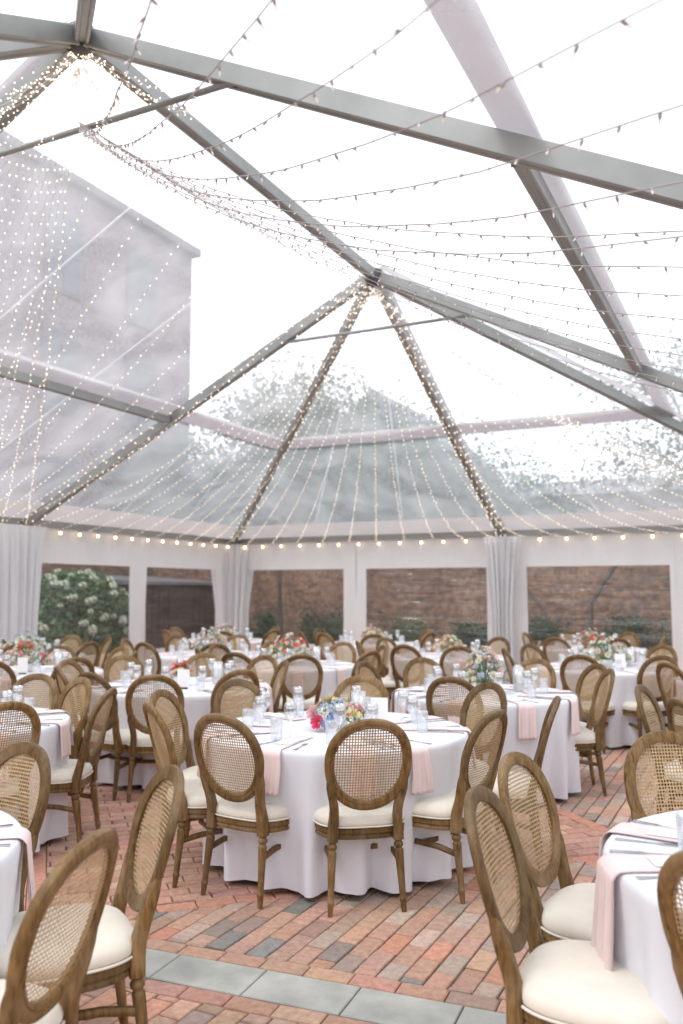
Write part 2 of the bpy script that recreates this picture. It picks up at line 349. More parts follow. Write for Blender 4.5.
# field outside the diamond, cut into four half-plane wedges so that every cut brick stays convex
for k_, n in enumerate(DE):
    cl = [beyond, half(n, DC, DR)]
    # wedge of this edge: inside |normal component| dominant
    for m_ in DE:
        if m_ != n and abs(m_[0] * n[0] + m_[1] * n[1]) < 0.1: pass
    tdir = (-n[1], n[0])
    # Voronoi split between the edges by the x / y axes through the centre
    cl += [(1, 0, DC[0]) if n[0] > 0 else (-1, 0, -DC[0]), (0, 1, DC[1]) if n[1] > 0 else (0, -1, -DC[1])]
    field(FIELD, (0, 1), (0, 0), (-92, 93), (-66, 9), cl + EXT)
field(FIELD, (0, 1), (0, 0), (-92, 93), (-101, -60), [near] + EXT)
# courses along the stone band
for sgn in (1, -1):
    for i in range(-48, 34):
        a0 = BCX + 0; s0 = i * 0.204 + 0.09 * sgn; o0 = 0.128 if sgn > 0 else -0.128 - 0.1
        p_ = [(BCX + bd[0] * (s0 + a) + bn[0] * (o0 + b_), BCY + bd[1] * (s0 + a) + bn[1] * (o0 + b_)) for a, b_ in ((0.003, 0), (0.201, 0), (0.201, 0.097), (0.003, 0.097))]
        brick(p_, pick(REDS if sgn < 0 else FIELD[:3] + REDS))
# border of the diamond and its inside
inn = [half((-n[0], -n[1]), DC, -(DR - 0.104)) for n in DE]
field(REDS, (s2, s2), DC, (-40, 41), (-20, 20), inn + [beyond])
for n in DE:
    td = (-n[1], n[0])
    for i in range(-14, 14):
        p_ = [(DC[0] + n[0] * (DR - 0.1 + b_) + td[0] * (i * 0.204 + a), DC[1] + n[1] * (DR - 0.1 + b_) + td[1] * (i * 0.204 + a)) for a, b_ in ((0.003, 0), (0.003, 0.097), (0.201, 0.097), (0.201, 0))]
        for m_ in DE:
            if m_ != n: p_ = clip(p_, *half((-m_[0], -m_[1]), DC, -DR)) if len(p_) > 2 else p_
        if len(p_) > 2: p_ = clip(p_, *beyond)
        if len(p_) > 2:
            if sum(p_[i_][0] * p_[(i_ + 1) % len(p_)][1] - p_[(i_ + 1) % len(p_)][0] * p_[i_][1] for i_ in range(len(p_))) < 0: p_ = p_[::-1]
            brick(p_, jit((0.56, 0.27, 0.19), 0.06))
me = bpy.data.meshes.new('brick_paving'); me.from_pydata(BV, [], BF)
ca = me.attributes.new('fired', 'FLOAT_COLOR', 'FACE')
ca.data.foreach_set('color', [x for c_ in BC for x in (*c_, 1.0)])
me.materials.append(M['paver']); po = bpy.data.objects.new('brick_paving', me); C.objects.link(po); po['kind'] = 'structure'
# stone band slabs
sb = MB()
for i in range(-24, 18):
    s0 = i * 0.425 - 0.27; gz = rnd.gauss(0, 0.001)
    vs = []
    for (aa, bb, zz) in ((0.003, -0.121, -0.02), (0.422, -0.121, -0.02), (0.422, 0.121, -0.02), (0.003, 0.121, -0.02), (0.003, -0.121, -0.003), (0.422, -0.121, -0.003), (0.422, 0.121, -0.003), (0.003, 0.121, -0.003),
                         (0.007, -0.117, 0.001), (0.418, -0.117, 0.001), (0.418, 0.117, 0.001), (0.007, 0.117, 0.001)):
        vs.append((BCX + bd[0] * (s0 + aa) + bn[0] * bb, BCY + bd[1] * (s0 + aa) + bn[1] * bb, zz + gz))
    sb.add(vs, [(0, 1, 5, 4), (1, 2, 6, 5), (2, 3, 7, 6), (3, 0, 4, 7), (4, 5, 9, 8), (5, 6, 10, 9), (6, 7, 11, 10), (7, 4, 8, 11), (8, 9, 10, 11)])
tag(sb.build('stone_path_band', M['bluestone']), None, None, kind='structure')

# ------------------------------------------------------------------ tent
TW, TD, BAY, EH, HP, TT = 6.1, 6.02, 5.35, 2.70, 5.78, 0.53
Y1 = -TD; Y0 = -TD - BAY; YN = Y0 - TD
P1 = Vector((0, Y1, HP)); P0 = Vector((0, Y0, HP))
tent = empty('clear_top_tent'); tag(tent, 'large clear roofed frame tent with aluminium rafters and white sidewalls over the dinner', 'tent')
PERIM = [Vector((-TW, Y0, EH)), Vector((-TW, Y1, EH)), Vector((-TW, 0, EH)), Vector((0, 0, EH)), Vector((TW, 0, EH)), Vector((TW, Y1, EH)), Vector((TW, Y0, EH)), Vector((TW, YN, EH)), Vector((0, YN, EH)), Vector((-TW, YN, EH))]
beamprof = [(-1, -1.3), (-0.45, -1.3), (-0.45, -1.0), (0.45, -1.0), (0.45, -1.3), (1, -1.3), (1, 1.3), (-1, 1.3)]
raf = []
def beam(name, a, b, r=0.055, n0=0.0, n1=0.0):
    a = Vector(a); b = Vector(b); d = (b - a).normalized(); o = MB().tube([a + d * n0, b - d * n1], r, prof=beamprof, smooth=False).build(name, M['alu'], tent)
    bevel(o, 0.006, 1); return o
down = Vector((0, 0, -0.085))
for i in (0, 1, 5, 6): pass
for P, idx in ((P1, (1, 2, 3, 4, 5)), (P0, (0, 6, 7, 8, 9))):
    for i in idx: beam('rafter', P + down, PERIM[i] + down, 0.052, 0.12, 0.03)
beam('ridge_beam', P1 + down, P0 + down, 0.052, 0.12, 0.12)
for i in range(10):
    a, b = PERIM[i], PERIM[(i + 1) % 10]; beam('eave_beam', a + Vector((0, 0, -0.02)), b + Vector((0, 0, -0.02)), 0.042, 0.07, 0.07)
def mixp(P, i): return P.lerp(PERIM[i], TT)
PU = [mixp(P0, 0), mixp(P1, 1), mixp(P1, 2), mixp(P1, 3), mixp(P1, 4), mixp(P1, 5), mixp(P0, 6), mixp(P0, 7), mixp(P0, 8), mixp(P0, 9)]
for i in (0, 5): beam('purlin', PU[i] + down, PU[(i + 1) % 10] + down, 0.042, 0.08, 0.08)
beam('purlin', PU[0] + down, PU[9] + down, 0.042, 0.08, 0.08)
for P, a, b in ((P1, 1, 5), (P0, 0, 6)):
    q0 = P.lerp(PERIM[a], 0.226) + down * 1.3; q1 = P.lerp(PERIM[b], 0.226) + down * 1.3
    MB().tube([q0, q1], 0.022, 8).build('tie_rod', M['alu'], tent)
    for q in (q0, q1):
        MB().box((-0.03, -0.045, -0.03), (0.03, 0.045, 0.05), Matrix.Translation(q)).build('tie_bracket', M['alu_dark'], tent)
for P in (P0, P1):
    MB().lathe([(0.02, -0.24), (0.07, -0.22), (0.10, -0.18), (0.10, -0.02), (0.05, 0.0)], 10, P).build('hub_fitting', M['alu_dark'], tent)
for i, pp in enumerate(PERIM):
    MB().box((pp.x - 0.05, pp.y - 0.05, 0.012), (pp.x + 0.05, pp.y + 0.05, EH - 0.06)).build('leg', M['alu'], tent)
    MB().box((pp.x - 0.13, pp.y - 0.13, 0.0), (pp.x + 0.13, pp.y + 0.13, 0.012)).build('base_plate', M['alu_dark'], tent)
# roof panels: clear film from hub to a white border above the eave
def film(vs, name, m, nu=1, nv=1, sag=0.0, par=tent):
    a, b, c_, d_ = [Vector(v) for v in vs]
    def fn(u, v):
        p_ = (a.lerp(b, u)).lerp(d_.lerp(c_, u), v); return p_ + Vector((0, 0, -sag * math.sin(PI * u) * math.sin(PI * v)))
    return MB().grid(fn, nu, nv).build(name, m, par)
up = Vector((0, 0, 0.045))
for i in range(10):
    j = (i + 1) % 10
    Pa = P1 if 1 <= i <= 5 else P0; Pb = P1 if 1 <= j <= 5 else P0
    A, B = PERIM[i], PERIM[j]; k0 = 0.925
    film((Pa + up, Pb + up, Pb.lerp(B, k0) + up, Pa.lerp(A, k0) + up), 'roof_panel', M['clear_roof'], 8, 8, 0.05)
    film((Pa.lerp(A, k0) + up * 1.02, Pb.lerp(B, k0) + up * 1.02, B + up, A + up), 'roof_border', M['skirt'], 8, 2, 0.0)
    for uu in (0.33, 0.67):
        qa, qb = Pa.lerp(Pb, uu), A.lerp(B, uu); ww = (B - A).normalized() * 0.011
        film((qa - ww + up * 1.25, qa + ww + up * 1.25, qb + ww + up * 1.25, qb - ww + up * 1.25), 'weld_seam', M['clear_weld'], 1, 8)
    wb = 0.022
    film((Pa.lerp(A, TT - wb) + up * 1.3, Pb.lerp(B, TT - wb) + up * 1.3, Pb.lerp(B, TT + wb) + up * 1.3, Pa.lerp(A, TT + wb) + up * 1.3), 'roof_band', M['band'], 8, 1, 0.0)
# wide seam strips over the rafters
for P, idx in ((P1, (3, 4)), (P0, (0,))):
    for i in idx:
        d = (PERIM[i] - P).normalized(); sd = d.cross(Vector((0, 0, 1))).normalized() * 0.07
        a, b = P + up * 1.9 + d * 0.1, PERIM[i] + up * 1.9
        film((a - sd, a + sd, b + sd, b - sd), 'seam_strip', M['band'])
# sidewalls: one per half bay, white vinyl with a clear window let in
ZT, ZB = 2.05, 0.50
def sidewall(a, b, w0, w1, zt=ZT, zb=ZB):
    """a -> b along the eave, window from w0 to w1 metres along it"""
    a = Vector(a); b = Vector(b); L = (b - a).length; d = (b - a) / L; nrm = Vector((d.y, -d.x, 0))
    def P(s, z, o=0.0): return a + d * s + nrm * (o + 0.012 * math.sin(s * 5.1 + z * 2.3) * (1 if z < 2.4 else 0.3)) + Vector((0, 0, z - a.z))
    mb = MB()
    def rect(s0, s1, z0, z1, n_, k_): mb.grid(lambda u, v: P(s0 + (s1 - s0) * u, z0 + (z1 - z0) * v, 0.010 * math.sin(40 * u * (s1 - s0)) * (z1 - z0 < 0.8) * math.sin(PI * v)), n_, k_)
    top = 2.62
    rect(0, L, zt, top, 60, 4); rect(0, L, 0.03, zb, 30, 3)
    rect(0, w0, zb, zt, 6, 12); rect(w1, L, zb, zt, 6, 12)
    o = mb.build('sidewall', M['vinyl_white'], tent)
    w = MB().grid(lambda u, v: P(w0 + (w1 - w0) * u, zb + (zt - zb) * v, 0.006 * math.sin(v * 37 + 3 * u)), 24, 24).build('window_panel', M['clear_win'], o)
    fr = MB()
    for s0, s1, z0, z1 in ((w0 - 0.03, w1 + 0.03, zt, zt + 0.03), (w0 - 0.03, w1 + 0.03, zb - 0.03, zb), (w0 - 0.03, w0, zb, zt), (w1, w1 + 0.03, zb, zt)):
        fr.grid(lambda u, v: P(s0 + (s1 - s0) * u, z0 + (z1 - z0) * v, -0.006), 12, 6)
    fr.build('window_welt', M['vinyl_white'], o)
hb = 3.05; ins_ = -0.06
sidewall((-TW, ins_, EH), (-hb, ins_, EH), 0.26, 2.76)
sidewall((-hb, ins_, EH), (0, ins_, EH), 0.22, 2.74)
sidewall((0, ins_, EH), (hb, ins_, EH), 0.46, 2.96)
sidewall((hb, ins_, EH), (TW, ins_, EH), 0.30, 2.80)
sidewall((-TW - ins_, -TD, EH), (-TW - ins_, -3.01, EH), 0.28, 2.55)
sidewall((-TW - ins_, -3.01, EH), (-TW - ins_, 0, EH), -0.10 + 0.1, 2.30)
for k_ in range(2): sidewall((-TW - ins_, Y0 + k_ * 2.675, EH), (-TW - ins_, Y0 + (k_ + 1) * 2.675, EH), 0.2, 2.45)
for k_ in range(2): sidewall((TW + ins_, -TD + k_ * 3.01, EH), (TW + ins_, -TD + (k_ + 1) * 3.01, EH), 0.25, 2.75)
# drapes hung over the legs
def drape(loc, rz, wt, wb, label):
    o = empty('drape', loc, rz); tag(o, label, 'drape', 'white drapes over the tent legs')
    rr = random.Random(int(abs(loc[0] * 31 + loc[1] * 17)) + 3); ph = [rr.uniform(0, 6) for _ in range(4)]
    def fn(u, v):
        z = 2.60 - 2.56 * v; w = wt + (wb - wt) * min(1, v * 1.8) ** 0.7
        x = (u - 0.5) * w; y = 0.05 * math.sin(u * 36 + ph[0] + 0.8 * math.sin(v * 3)) * (0.5 + 0.5 * min(1, v * 3)) + 0.02 * math.sin(u * 83 + ph[1]) + 0.07 * (1 - (2 * u - 1) ** 2)
        return Vector((x, -y - 0.12, z))
    m_ = MB().grid(fn, 90, 20).build('panel', M['drape'], o)
    md = m_.modifiers.new('thick', 'SOLIDIFY'); md.thickness = 0.003
    tb = MB().box((-wt / 2, -0.13, 2.585), (wt / 2, -0.10, 2.615)).build('heading_tape', M['drape'], o)
drape((-TW + 0.1, -0.15, 0), R(45) - 0.1, 1.15, 0.72, 'white gathered drape hanging over the far left tent corner leg')
drape((0.06, -0.12, 0), 0, 0.72, 0.42, 'white gathered drape over the middle leg of the back wall')
drape((-TW + 0.12, Y1 - 0.25, 0), PI / 2, 1.1, 0.85, 'wide white drape over the tent leg at the left edge')
drape((TW - 0.14, -0.2, 0), -0.7, 0.7, 0.45, 'white gathered drape over the far right corner leg outside the frame')

# ------------------------------------------------------------------ string lights
def curve_pts(a, b, sag, n):
    a = Vector(a); b = Vector(b)
    return [a.lerp(b, i / n) + Vector((0, 0, -4 * sag * (i / n) * (1 - i / n))) for i in range(n + 1)]
def wire_mesh(pts, r, bumpy=0.0):
    rr = random.Random(len(pts)); p2 = [p_ + Vector((rr.uniform(-1, 1), rr.uniform(-1, 1), rr.uniform(-1, 1))) * bumpy for p_ in pts]
    return MB().tube(p2, r, 4, caps=False)
bulb_proto = None
mini = bpy.data.meshes.new('mini_bulb')
_mb = MB().lathe([(0.003, 0.0), (0.0046, -0.003), (0.0046, -0.012), (0.003, -0.016), (0.0028, -0.026), (0.0007, -0.031)], 6)
mini.from_pydata(_mb.v, [], _mb.f); mini.materials.append(M['wire']); mini.materials.append(M['lamp_near'])
for p_ in mini.polygons:
    p_.use_smooth = True
    if p_.center.z < -0.016: p_.material_index = 1
def fairy_string(a, b, sag, label, group, individual, seg=26, wirer=0.0025, step=0.11, jitter=0.004, bulb_r=0.0075):
    o = empty('light_string', a); tag(o, label, 'string lights', group)
    a = Vector(a); pts = [p_ - a for p_ in curve_pts(a, b, sag, seg)]
    wire_mesh(pts, wirer, jitter).build('wire', M['wire'] if individual else M['card'], o)
    L = (Vector(b) - a).length * (1 + 2.7 * (sag / max(0.1, (Vector(b) - a).length)) ** 2)
    n = int(L / step); rr = random.Random(int(a.x * 10 + b[0] * 37 + b[1] * 91))
    if individual:
        n = min(n, 98)
        for i in range(1, n):
            t_ = i / n * seg; k_ = int(t_); p_ = pts[k_].lerp(pts[min(k_ + 1, seg)], t_ - k_)
            q = bpy.data.objects.new('bulb', mini); C.objects.link(q); q.parent = o; q.location = p_
            q.rotation_euler = (rr.uniform(-0.9, 0.9), rr.uniform(-0.9, 0.9), rr.uniform(0, 6))
    else:
        mb = MB()
        for i in range(1, n):
            t_ = i / n * seg; k_ = int(t_); p_ = pts[k_].lerp(pts[min(k_ + 1, seg)], t_ - k_) + Vector((rr.uniform(-1, 1), rr.uniform(-1, 1), rr.uniform(-1.5, 0))) * 0.014
            r_ = bulb_r * rr.uniform(0.8, 1.15)
            mb.add([p_ + Vector(q) * r_ for q in ((1, 0, 0), (-1, 0, 0), (0, 1, 0), (0, -1, 0), (0, 0, 1), (0, 0, -1))], [(0, 2, 4), (2, 1, 4), (1, 3, 4), (3, 0, 4), (2, 0, 5), (1, 2, 5), (3, 1, 5), (0, 3, 5)], True)
        mb.build('bulbs', M['lamp_mini'], o, 'stuff')
hub1 = P1 + Vector((0, 0, -0.3)); hub0 = P0 + Vector((0, 0, -0.3))
def peri(t_):
    """point along the eave; t_ in metres from the left leg beside hub one, clockwise past the back wall"""
    seq = [(-TW, Y1), (-TW, 0), (TW, 0), (TW, Y1), (TW, YN)]
    for (x0, y0), (x1, y1) in zip(seq, seq[1:]):
        L = math.hypot(x1 - x0, y1 - y0)
        if t_ <= L: return Vector((x0 + (x1 - x0) * t_ / L, y0 + (y1 - y0) * t_ / L, EH - 0.08))
        t_ -= L
    return Vector((TW, YN, EH))
k_ = 0
t_ = 0.2
SPOT = ['left end', 'left half', 'middle', 'right half', 'right end']
def spot(t_):
    for nm, t0, t1 in (('first left sidewall window', 0, 3.01), ('second left sidewall window', 3.01, 6.02), ('leftmost back window', 6.02, 9.07), ('middle back window', 9.07, 12.12), ('right back window', 12.12, 15.17), ('back wall beyond the right edge', 15.17, 18.22), ('right sidewall', 18.22, 24.5)):
        if t_ <= t1: return 'fairy light strand ending over the %s of the %s' % (SPOT[min(4, int((t_ - t0) / (t1 - t0 + 0.001) * 5))], nm)
while t_ < 2 * TD + 2 * TW - 0.3:
    e = peri(t_)
    side = 'the left eave' if t_ < TD else ('the back eave' if t_ < TD + 2 * TW else 'the right eave')
    fairy_string(hub1, e, 0.75 if t_ > 11 else 0.45, spot(t_), 'fairy light strands from the far peak to ' + side, False)
    t_ += 0.62
# strands along the left slope from the ridge down to the left legs
for i in range(7):
    a = P1.lerp(P0, 0.12 + i * 0.13) + Vector((0, 0, -0.25))
    fairy_string(a, (-TW, Y1 - 0.15 - 0.25 * i, EH - 0.05), 0.25, 'fairy light strand down the left slope, starting %s' % ('right beside the far peak', 'just before the far peak', 'a little before the far peak', 'near the ridge middle, far side', 'at the middle of the ridge', 'near the ridge middle, near side', 'towards the near peak')[i], 'fairy light strands on the left roof slope', False)
# long swags from the near peak, passing overhead
RGT0 = Vector((math.cos(YAW), -math.sin(YAW)))
knot0 = P0 + Vector((0, 0, -0.74))      # the strands are tied together below the near hub
nm_ = ['highest light swag, crossing the top left corner', 'steep light swag dropping from the top edge left of centre', 'light swag leaving the top edge just left of centre', 'light swag leaving the top edge over the wide pale band', 'light swag leaving the top edge near the right corner', 'light swag meeting the right edge above the big beam',
       'light swag crossing the beam junction', 'light swag meeting the right edge beside the big beam', 'light swag just below the big beam', 'light swag crossing the right purlin high up', 'light swag crossing the middle of the right purlin', 'light swag crossing the right purlin low down', 'light swag ending over the far right rafter',
       'flat light swag passing right of the far peak', 'low flat light swag grazing the far peak', 'lowest flat light swag behind the far peak']
for i, n_ in enumerate(nm_):
    e = (TW, -17.25 + 0.57 * i, EH); fairy_string(knot0, e, 0.82 if i < 7 else 0.62, n_, 'light swags from the near peak to the right eave', True, seg=40, step=0.125, wirer=0.0024, jitter=0.004)
o = empty('light_cluster', P0); tag(o, 'bunched cascade of fairy lights hanging below the near peak', 'string lights'); mb = MB(); rr = random.Random(2)
for q in range(46):
    f_ = q / 45; tgt = Vector((RGT0.x, RGT0.y, 0)) * (-1.25 + 2.5 * f_) + Vector((rr.uniform(-0.25, 0.25), rr.uniform(-0.25, 0.25), -0.62 - 0.34 * (1 - abs(2 * f_ - 1)) + rr.uniform(-0.1, 0.1))); wp = []
    for i in range(17):
        f = i / 16; p_ = Vector((0, 0, -0.16)).lerp(tgt, f) + Vector((0, 0, -0.5 * f * (1 - f))) + Vector((rr.uniform(-1, 1), rr.uniform(-1, 1), 0)) * 0.02; wp.append(p_); z_ = 0.0065
        mb.add([p_ + Vector(v) * z_ for v in ((1, 0, 0), (-1, 0, 0), (0, 1, 0), (0, -1, 0), (0, 0, 1), (0, 0, -1))], [(0, 2, 4), (2, 1, 4), (1, 3, 4), (3, 0, 4), (2, 0, 5), (1, 2, 5), (3, 1, 5), (0, 3, 5)], True)
    if q % 2 == 0: wire_mesh(wp, 0.0015).build('wire', M['card'], o)
mb.build('bulbs', M['lamp_mini'], o, 'stuff')
for i in range(9):   # dense bundle below the ridge between the two peaks and on the left rafter
    e = P0.lerp(P1, 1.0) + Vector((rnd.uniform(-0.15, 0.15), 0, -0.32)); s_ = 0.12 + 0.10 * i
    fairy_string(hub0, e, s_, 'fairy light strand bunched along the ridge between the peaks', 'fairy light strands bunched along the ridge', False, seg=20)
for i in range(12):
    e = Vector((-TW, Y0 + 0.15 + i * 0.48, EH - 0.08)); fairy_string(hub0, e, 0.30, 'fairy light strand from the near peak down the left slope', 'fairy light strands from the near peak to the left', False, seg=20)
# lights wound round the three far rafters
for idx, nm in ((3, 'fairy lights wound round the middle far rafter'), (2, 'fairy lights wound round the far left hip rafter'), (1, 'fairy lights wound round the left side rafter')):
    o = empty('wound_lights', P1); tag(o, nm, 'string lights', 'fairy lights wound round rafters'); mb = MB(); wp = []
    A = Vector((0, 0, 0)) + down; B = PERIM[idx] - P1 + down; n = 230 if idx == 3 else 150; d = (B - A).normalized(); sd = d.cross(Vector((0, 0, 1))).normalized(); u_ = sd.cross(d)
    for i in range(n):
        p_ = A.lerp(B, (i + 0.5) / n); an = i * 2.4; p_ = p_ + sd * 0.085 * math.cos(an) + u_ * 0.10 * math.sin(an); wp.append(p_); r_ = 0.011
        mb.add([p_ + Vector(q) * r_ for q in ((1, 0, 0), (-1, 0, 0), (0, 1, 0), (0, -1, 0), (0, 0, 1), (0, 0, -1))], [(0, 2, 4), (2, 1, 4), (1, 3, 4), (3, 0, 4), (2, 0, 5), (1, 2, 5), (3, 1, 5), (0, 3, 5)], True)
    mb.build('bulbs', M['lamp_mini'], o, 'stuff'); wire_mesh(wp, 0.002).build('wire', M['card'], o)
# globe bulbs along the eave
def globe_string(a, b, n, label):
    a = Vector(a); b = Vector(b); o = empty('globe_light_string', a); tag(o, label, 'string lights', 'globe lights along the eave')
    pts = []
    gm = MB().lathe([(0.001, -0.075), (0.014, -0.070), (0.0205, -0.057), (0.0205, -0.047), (0.012, -0.03), (0.011, -0.028)], 10)
    sk = MB().lathe([(0.013, -0.03), (0.014, 0.0), (0.004, 0.006)], 8)
    for i in range(n):
        c_ = a.lerp(b, (i + 0.5) / n) - a; pts += [c_ + Vector((0, 0, 0.006)), a.lerp(b, (i + 1) / n) - a + Vector((0, 0, -0.015))]
        q = (gm.build('bulb', M['lamp_warm'], o) if i == 0 else q.copy()); q.location = c_
        s_ = (sk.build('socket', M['alu_dark'], o) if i == 0 else s_.copy()); s_.location = c_
        if i: C.objects.link(q); C.objects.link(s_)
    MB().tube(pts, 0.004, 4, caps=False).build('wire', M['wire'], o)
ze = EH - 0.10
globe_string((-TW + 0.16, Y1, ze), (-TW + 0.16, -0.2, ze), 13, 'warm globe bulbs along the left eave')
globe_string((-TW + 0.2, -0.16, ze), (0, -0.16, ze), 13, 'warm globe bulbs along the back eave, left of the middle leg')
globe_string((0, -0.16, ze), (TW - 0.2, -0.16, ze), 12, 'warm globe bulbs along the back eave, right of the middle leg')
globe_string((-TW + 0.16, Y0, ze), (-TW + 0.16, Y1, ze), 11, 'warm globe bulbs along the left eave nearer the camera')

# ------------------------------------------------------------------ outside: walls, houses, plants
def wall(name, a, b, label, mtl, cap=True):
    o = empty(name, ((a[0] + b[0]) / 2, (a[1] + b[1]) / 2, 0)); tag(o, label, 'wall'); x, y = o.location[:2]
    MB().box((a[0] - x, a[1] - y, -0.2), (b[0] - x, b[1] - y, b[2])).build('brickwork', mtl, o)
    if cap: bevel(MB().box((a[0] - x - 0.05, a[1] - y - 0.05, b[2]), (b[0] - x + 0.05, b[1] - y + 0.05, b[2] + 0.09)).build('coping', M['trim'], o), 0.01)
wall('garden_wall', (-11.5, 3.0, 0), (16, 3.35, 2.95), 'old red brick garden wall behind the back sidewall', M['wall_brick'])
wall('garden_wall', (-11.85, -24, 0), (-11.5, 3.4, 3.1), 'weathered brick wall beyond the left sidewall windows', M['wall_brick'])
# tall brick house at the left
def house(name, x0, y0, x1, y1, h, label, wins, face, mtl=None, flat=True, gable=False, rh=2.0):
    o = empty(name, ((x0 + x1) / 2, (y0 + y1) / 2, 0)); tag(o, label, 'building'); cx, cy = o.location[:2]
    MB().box((x0 - cx, y0 - cy, -0.2), (x1 - cx, y1 - cy, h)).build('wall', mtl or M['house_brick'], o)
    if gable:
        w_, d_ = (x1 - x0) / 2 + 0.3, (y1 - y0) / 2 + 0.3
        rv = [(0, -d_, h + rh), (0, d_, h + rh)] if gable == 'end' else [(-w_, 0, h + rh), (w_, 0, h + rh)]
        rf_ = [(0, 1, 4), (2, 3, 5), (1, 2, 5, 4), (3, 0, 4, 5), (3, 2, 1, 0)] if gable == 'end' else [(0, 1, 5, 4), (2, 3, 4, 5), (0, 4, 3), (1, 2, 5), (3, 2, 1, 0)]
        MB().add([(-w_, -d_, h), (w_, -d_, h), (w_, d_, h), (-w_, d_, h)] + rv, rf_).build('roof', M['slate'], o)
    else:
        bevel(MB().box((x0 - cx - 0.25, y0 - cy - 0.25, h), (x1 - cx + 0.25, y1 - cy + 0.25, h + 0.3)).build('cornice', M['stone_trim'], o), 0.05)
    for s, z, w, hh in wins:
        if face == 'x':
            f = MB().box((x1 - cx, s - cy - 0.08, z - 0.08), (x1 - cx + 0.07, s - cy + w + 0.08, z + hh + 0.08)).build('window', M['stone_trim'], o)
            MB().box((x1 - cx + 0.07, s - cy, z), (x1 - cx + 0.09, s - cy + w, z + hh)).build('pane', M['window_dark'], f)
            gb = MB(); gb.box((x1 - cx + 0.09, s - cy, z + hh / 2 - 0.03), (x1 - cx + 0.12, s - cy + w, z + hh / 2 + 0.03)); gb.box((x1 - cx + 0.09, s - cy + w / 2 - 0.02, z), (x1 - cx + 0.115, s - cy + w / 2 + 0.02, z + hh)); gb.build('glazing_bar', M['stone_trim'], f)
        else:
            f = MB().box((s - cx - 0.08, y0 - cy - 0.07, z - 0.08), (s - cx + w + 0.08, y0 - cy, z + hh + 0.08)).build('window', M['trim'], o)
            MB().box((s - cx, y0 - cy - 0.09, z), (s - cx + w, y0 - cy - 0.07, z + hh)).build('pane', M['window_dark'], f)
    return o
wn = [(y, z, 1.3, 2.3) for y in (-16, -12.4, -8.8, -5.2, -1.6, 2.0, 5.6) for z in (3.2, 6.9, 10.5)]
house('brick_building', -28, -26, -14, 9.1, 13.9, 'tall brick building looming beyond the left roof slope', wn, 'x')
house('low_building', -6.8, 24, 20, 34, 6.0, 'long low grey roofed building beyond the right hand trees', [(x, 1.6, 1.5, 1.8) for x in (-5, -1, 3, 7, 11, 15)], 'y', gable=True, rh=1.3)
house('gabled_house', -22, 33, -12.5, 45, 10.0, 'distant gabled house behind the far rafters', [(x, 4.6, 1.2, 1.8) for x in (-20, -17.5, -15)], 'y', gable='end', rh=4.4)

def tube_limb(mb, a, b, r0, r1, bend, rr, n=5):
    a = Vector(a); b = Vector(b); L = (b - a).length; off = Vector((rr.uniform(-1, 1), rr.uniform(-1, 1), rr.uniform(0, 1))) * bend * L
    pts = [a.lerp(b, i / n) + off * math.sin(PI * i / n) for i in range(n + 1)]
    mb.tube(pts, [r0 + (r1 - r0) * i / n for i in range(n + 1)], 6); return pts
def tree(name, x, y, h, rad, label, mtl, leaves, leaf=0.16, crown_lo=0.35, seed=1, flat=1.0, sparse=1.0, group='trees behind the garden wall', lean=0.0):
    rr = random.Random(seed); o = empty(name, (x, y, 0)); tag(o, label, 'tree', group)
    mb = MB(); trunk_top = Vector((lean, 0, h * 0.55)); tr = h * 0.022 + 0.04
    tube_limb(mb, (0, 0, -0.2), trunk_top, tr * 1.3, tr * 0.7, 0.04, rr, 7); tips = []
    for i in range(11):
        f = rr.uniform(0.45, 1.0); a = trunk_top * f; an = i * 2.4 + rr.uniform(-0.4, 0.4); rad_ = rad * rr.uniform(0.55, 0.95)
        zz = h * (crown_lo + (0.93 - crown_lo) * ((i + 0.7) / 11.0)); k = math.sqrt(max(0.12, 1 - ((zz / h - 0.55) / 0.55) ** 2))
        b = Vector((math.cos(an) * rad_ * k + lean, math.sin(an) * rad_ * k, zz)); pts = tube_limb(mb, a, b, tr * 0.5, tr * 0.12, 0.12, rr); tips.append(b); tips.append(pts[3])
        for q in range(3):
            s_ = pts[rr.choice((2, 3, 4))]; e = b + Vector((rr.uniform(-1, 1), rr.uniform(-1, 1), rr.uniform(-0.5, 0.7))) * rad * 0.42; tube_limb(mb, s_, e, tr * 0.2, tr * 0.05, 0.1, rr, 3); tips.append(e)
    mb.build('trunk', M['bark'], o)
    lf = MB(); vs, fs = [], []
    for i in range(leaves):
        c_ = rr.choice(tips); s_ = rad * 0.25 * sparse
        p_ = c_ + Vector((rr.gauss(0, s_), rr.gauss(0, s_), rr.gauss(0, s_ * 0.62 * flat)))
        z_ = leaf * rr.uniform(0.6, 1.25); u = Vector((rr.gauss(0, 1), rr.gauss(0, 1), rr.gauss(0, 0.5))).normalized(); w = u.cross(Vector((rr.gauss(0, 1), rr.gauss(0, 1), rr.gauss(0, 1)))).normalized()
        k = len(vs); vs += [p_ - u * z_ * 0.5, p_ + w * z_ * 0.3, p_ + u * z_ * 0.5, p_ - w * z_ * 0.3]; fs.append((k, k + 1, k + 2, k + 3))
    lf.v = [tuple(v) for v in vs]; lf.f = fs; lf.sm = [False] * len(fs); lf.build('crown', mtl, o)
tree('broadleaf_tree', -9.5, 9.0, 8.8, 2.6, 'pale broad tree right of the tall brick building', M['leaf_pale'], 22000, 0.18, 0.3, 3, 1.2, 1.2)
tree('broadleaf_tree', -9.4, 7.0, 5.8, 2.5, 'bluish green bushy tree behind the far left corner', M['leaf_blue'], 26000, 0.15, 0.28, 4, 1.2, 1.25)
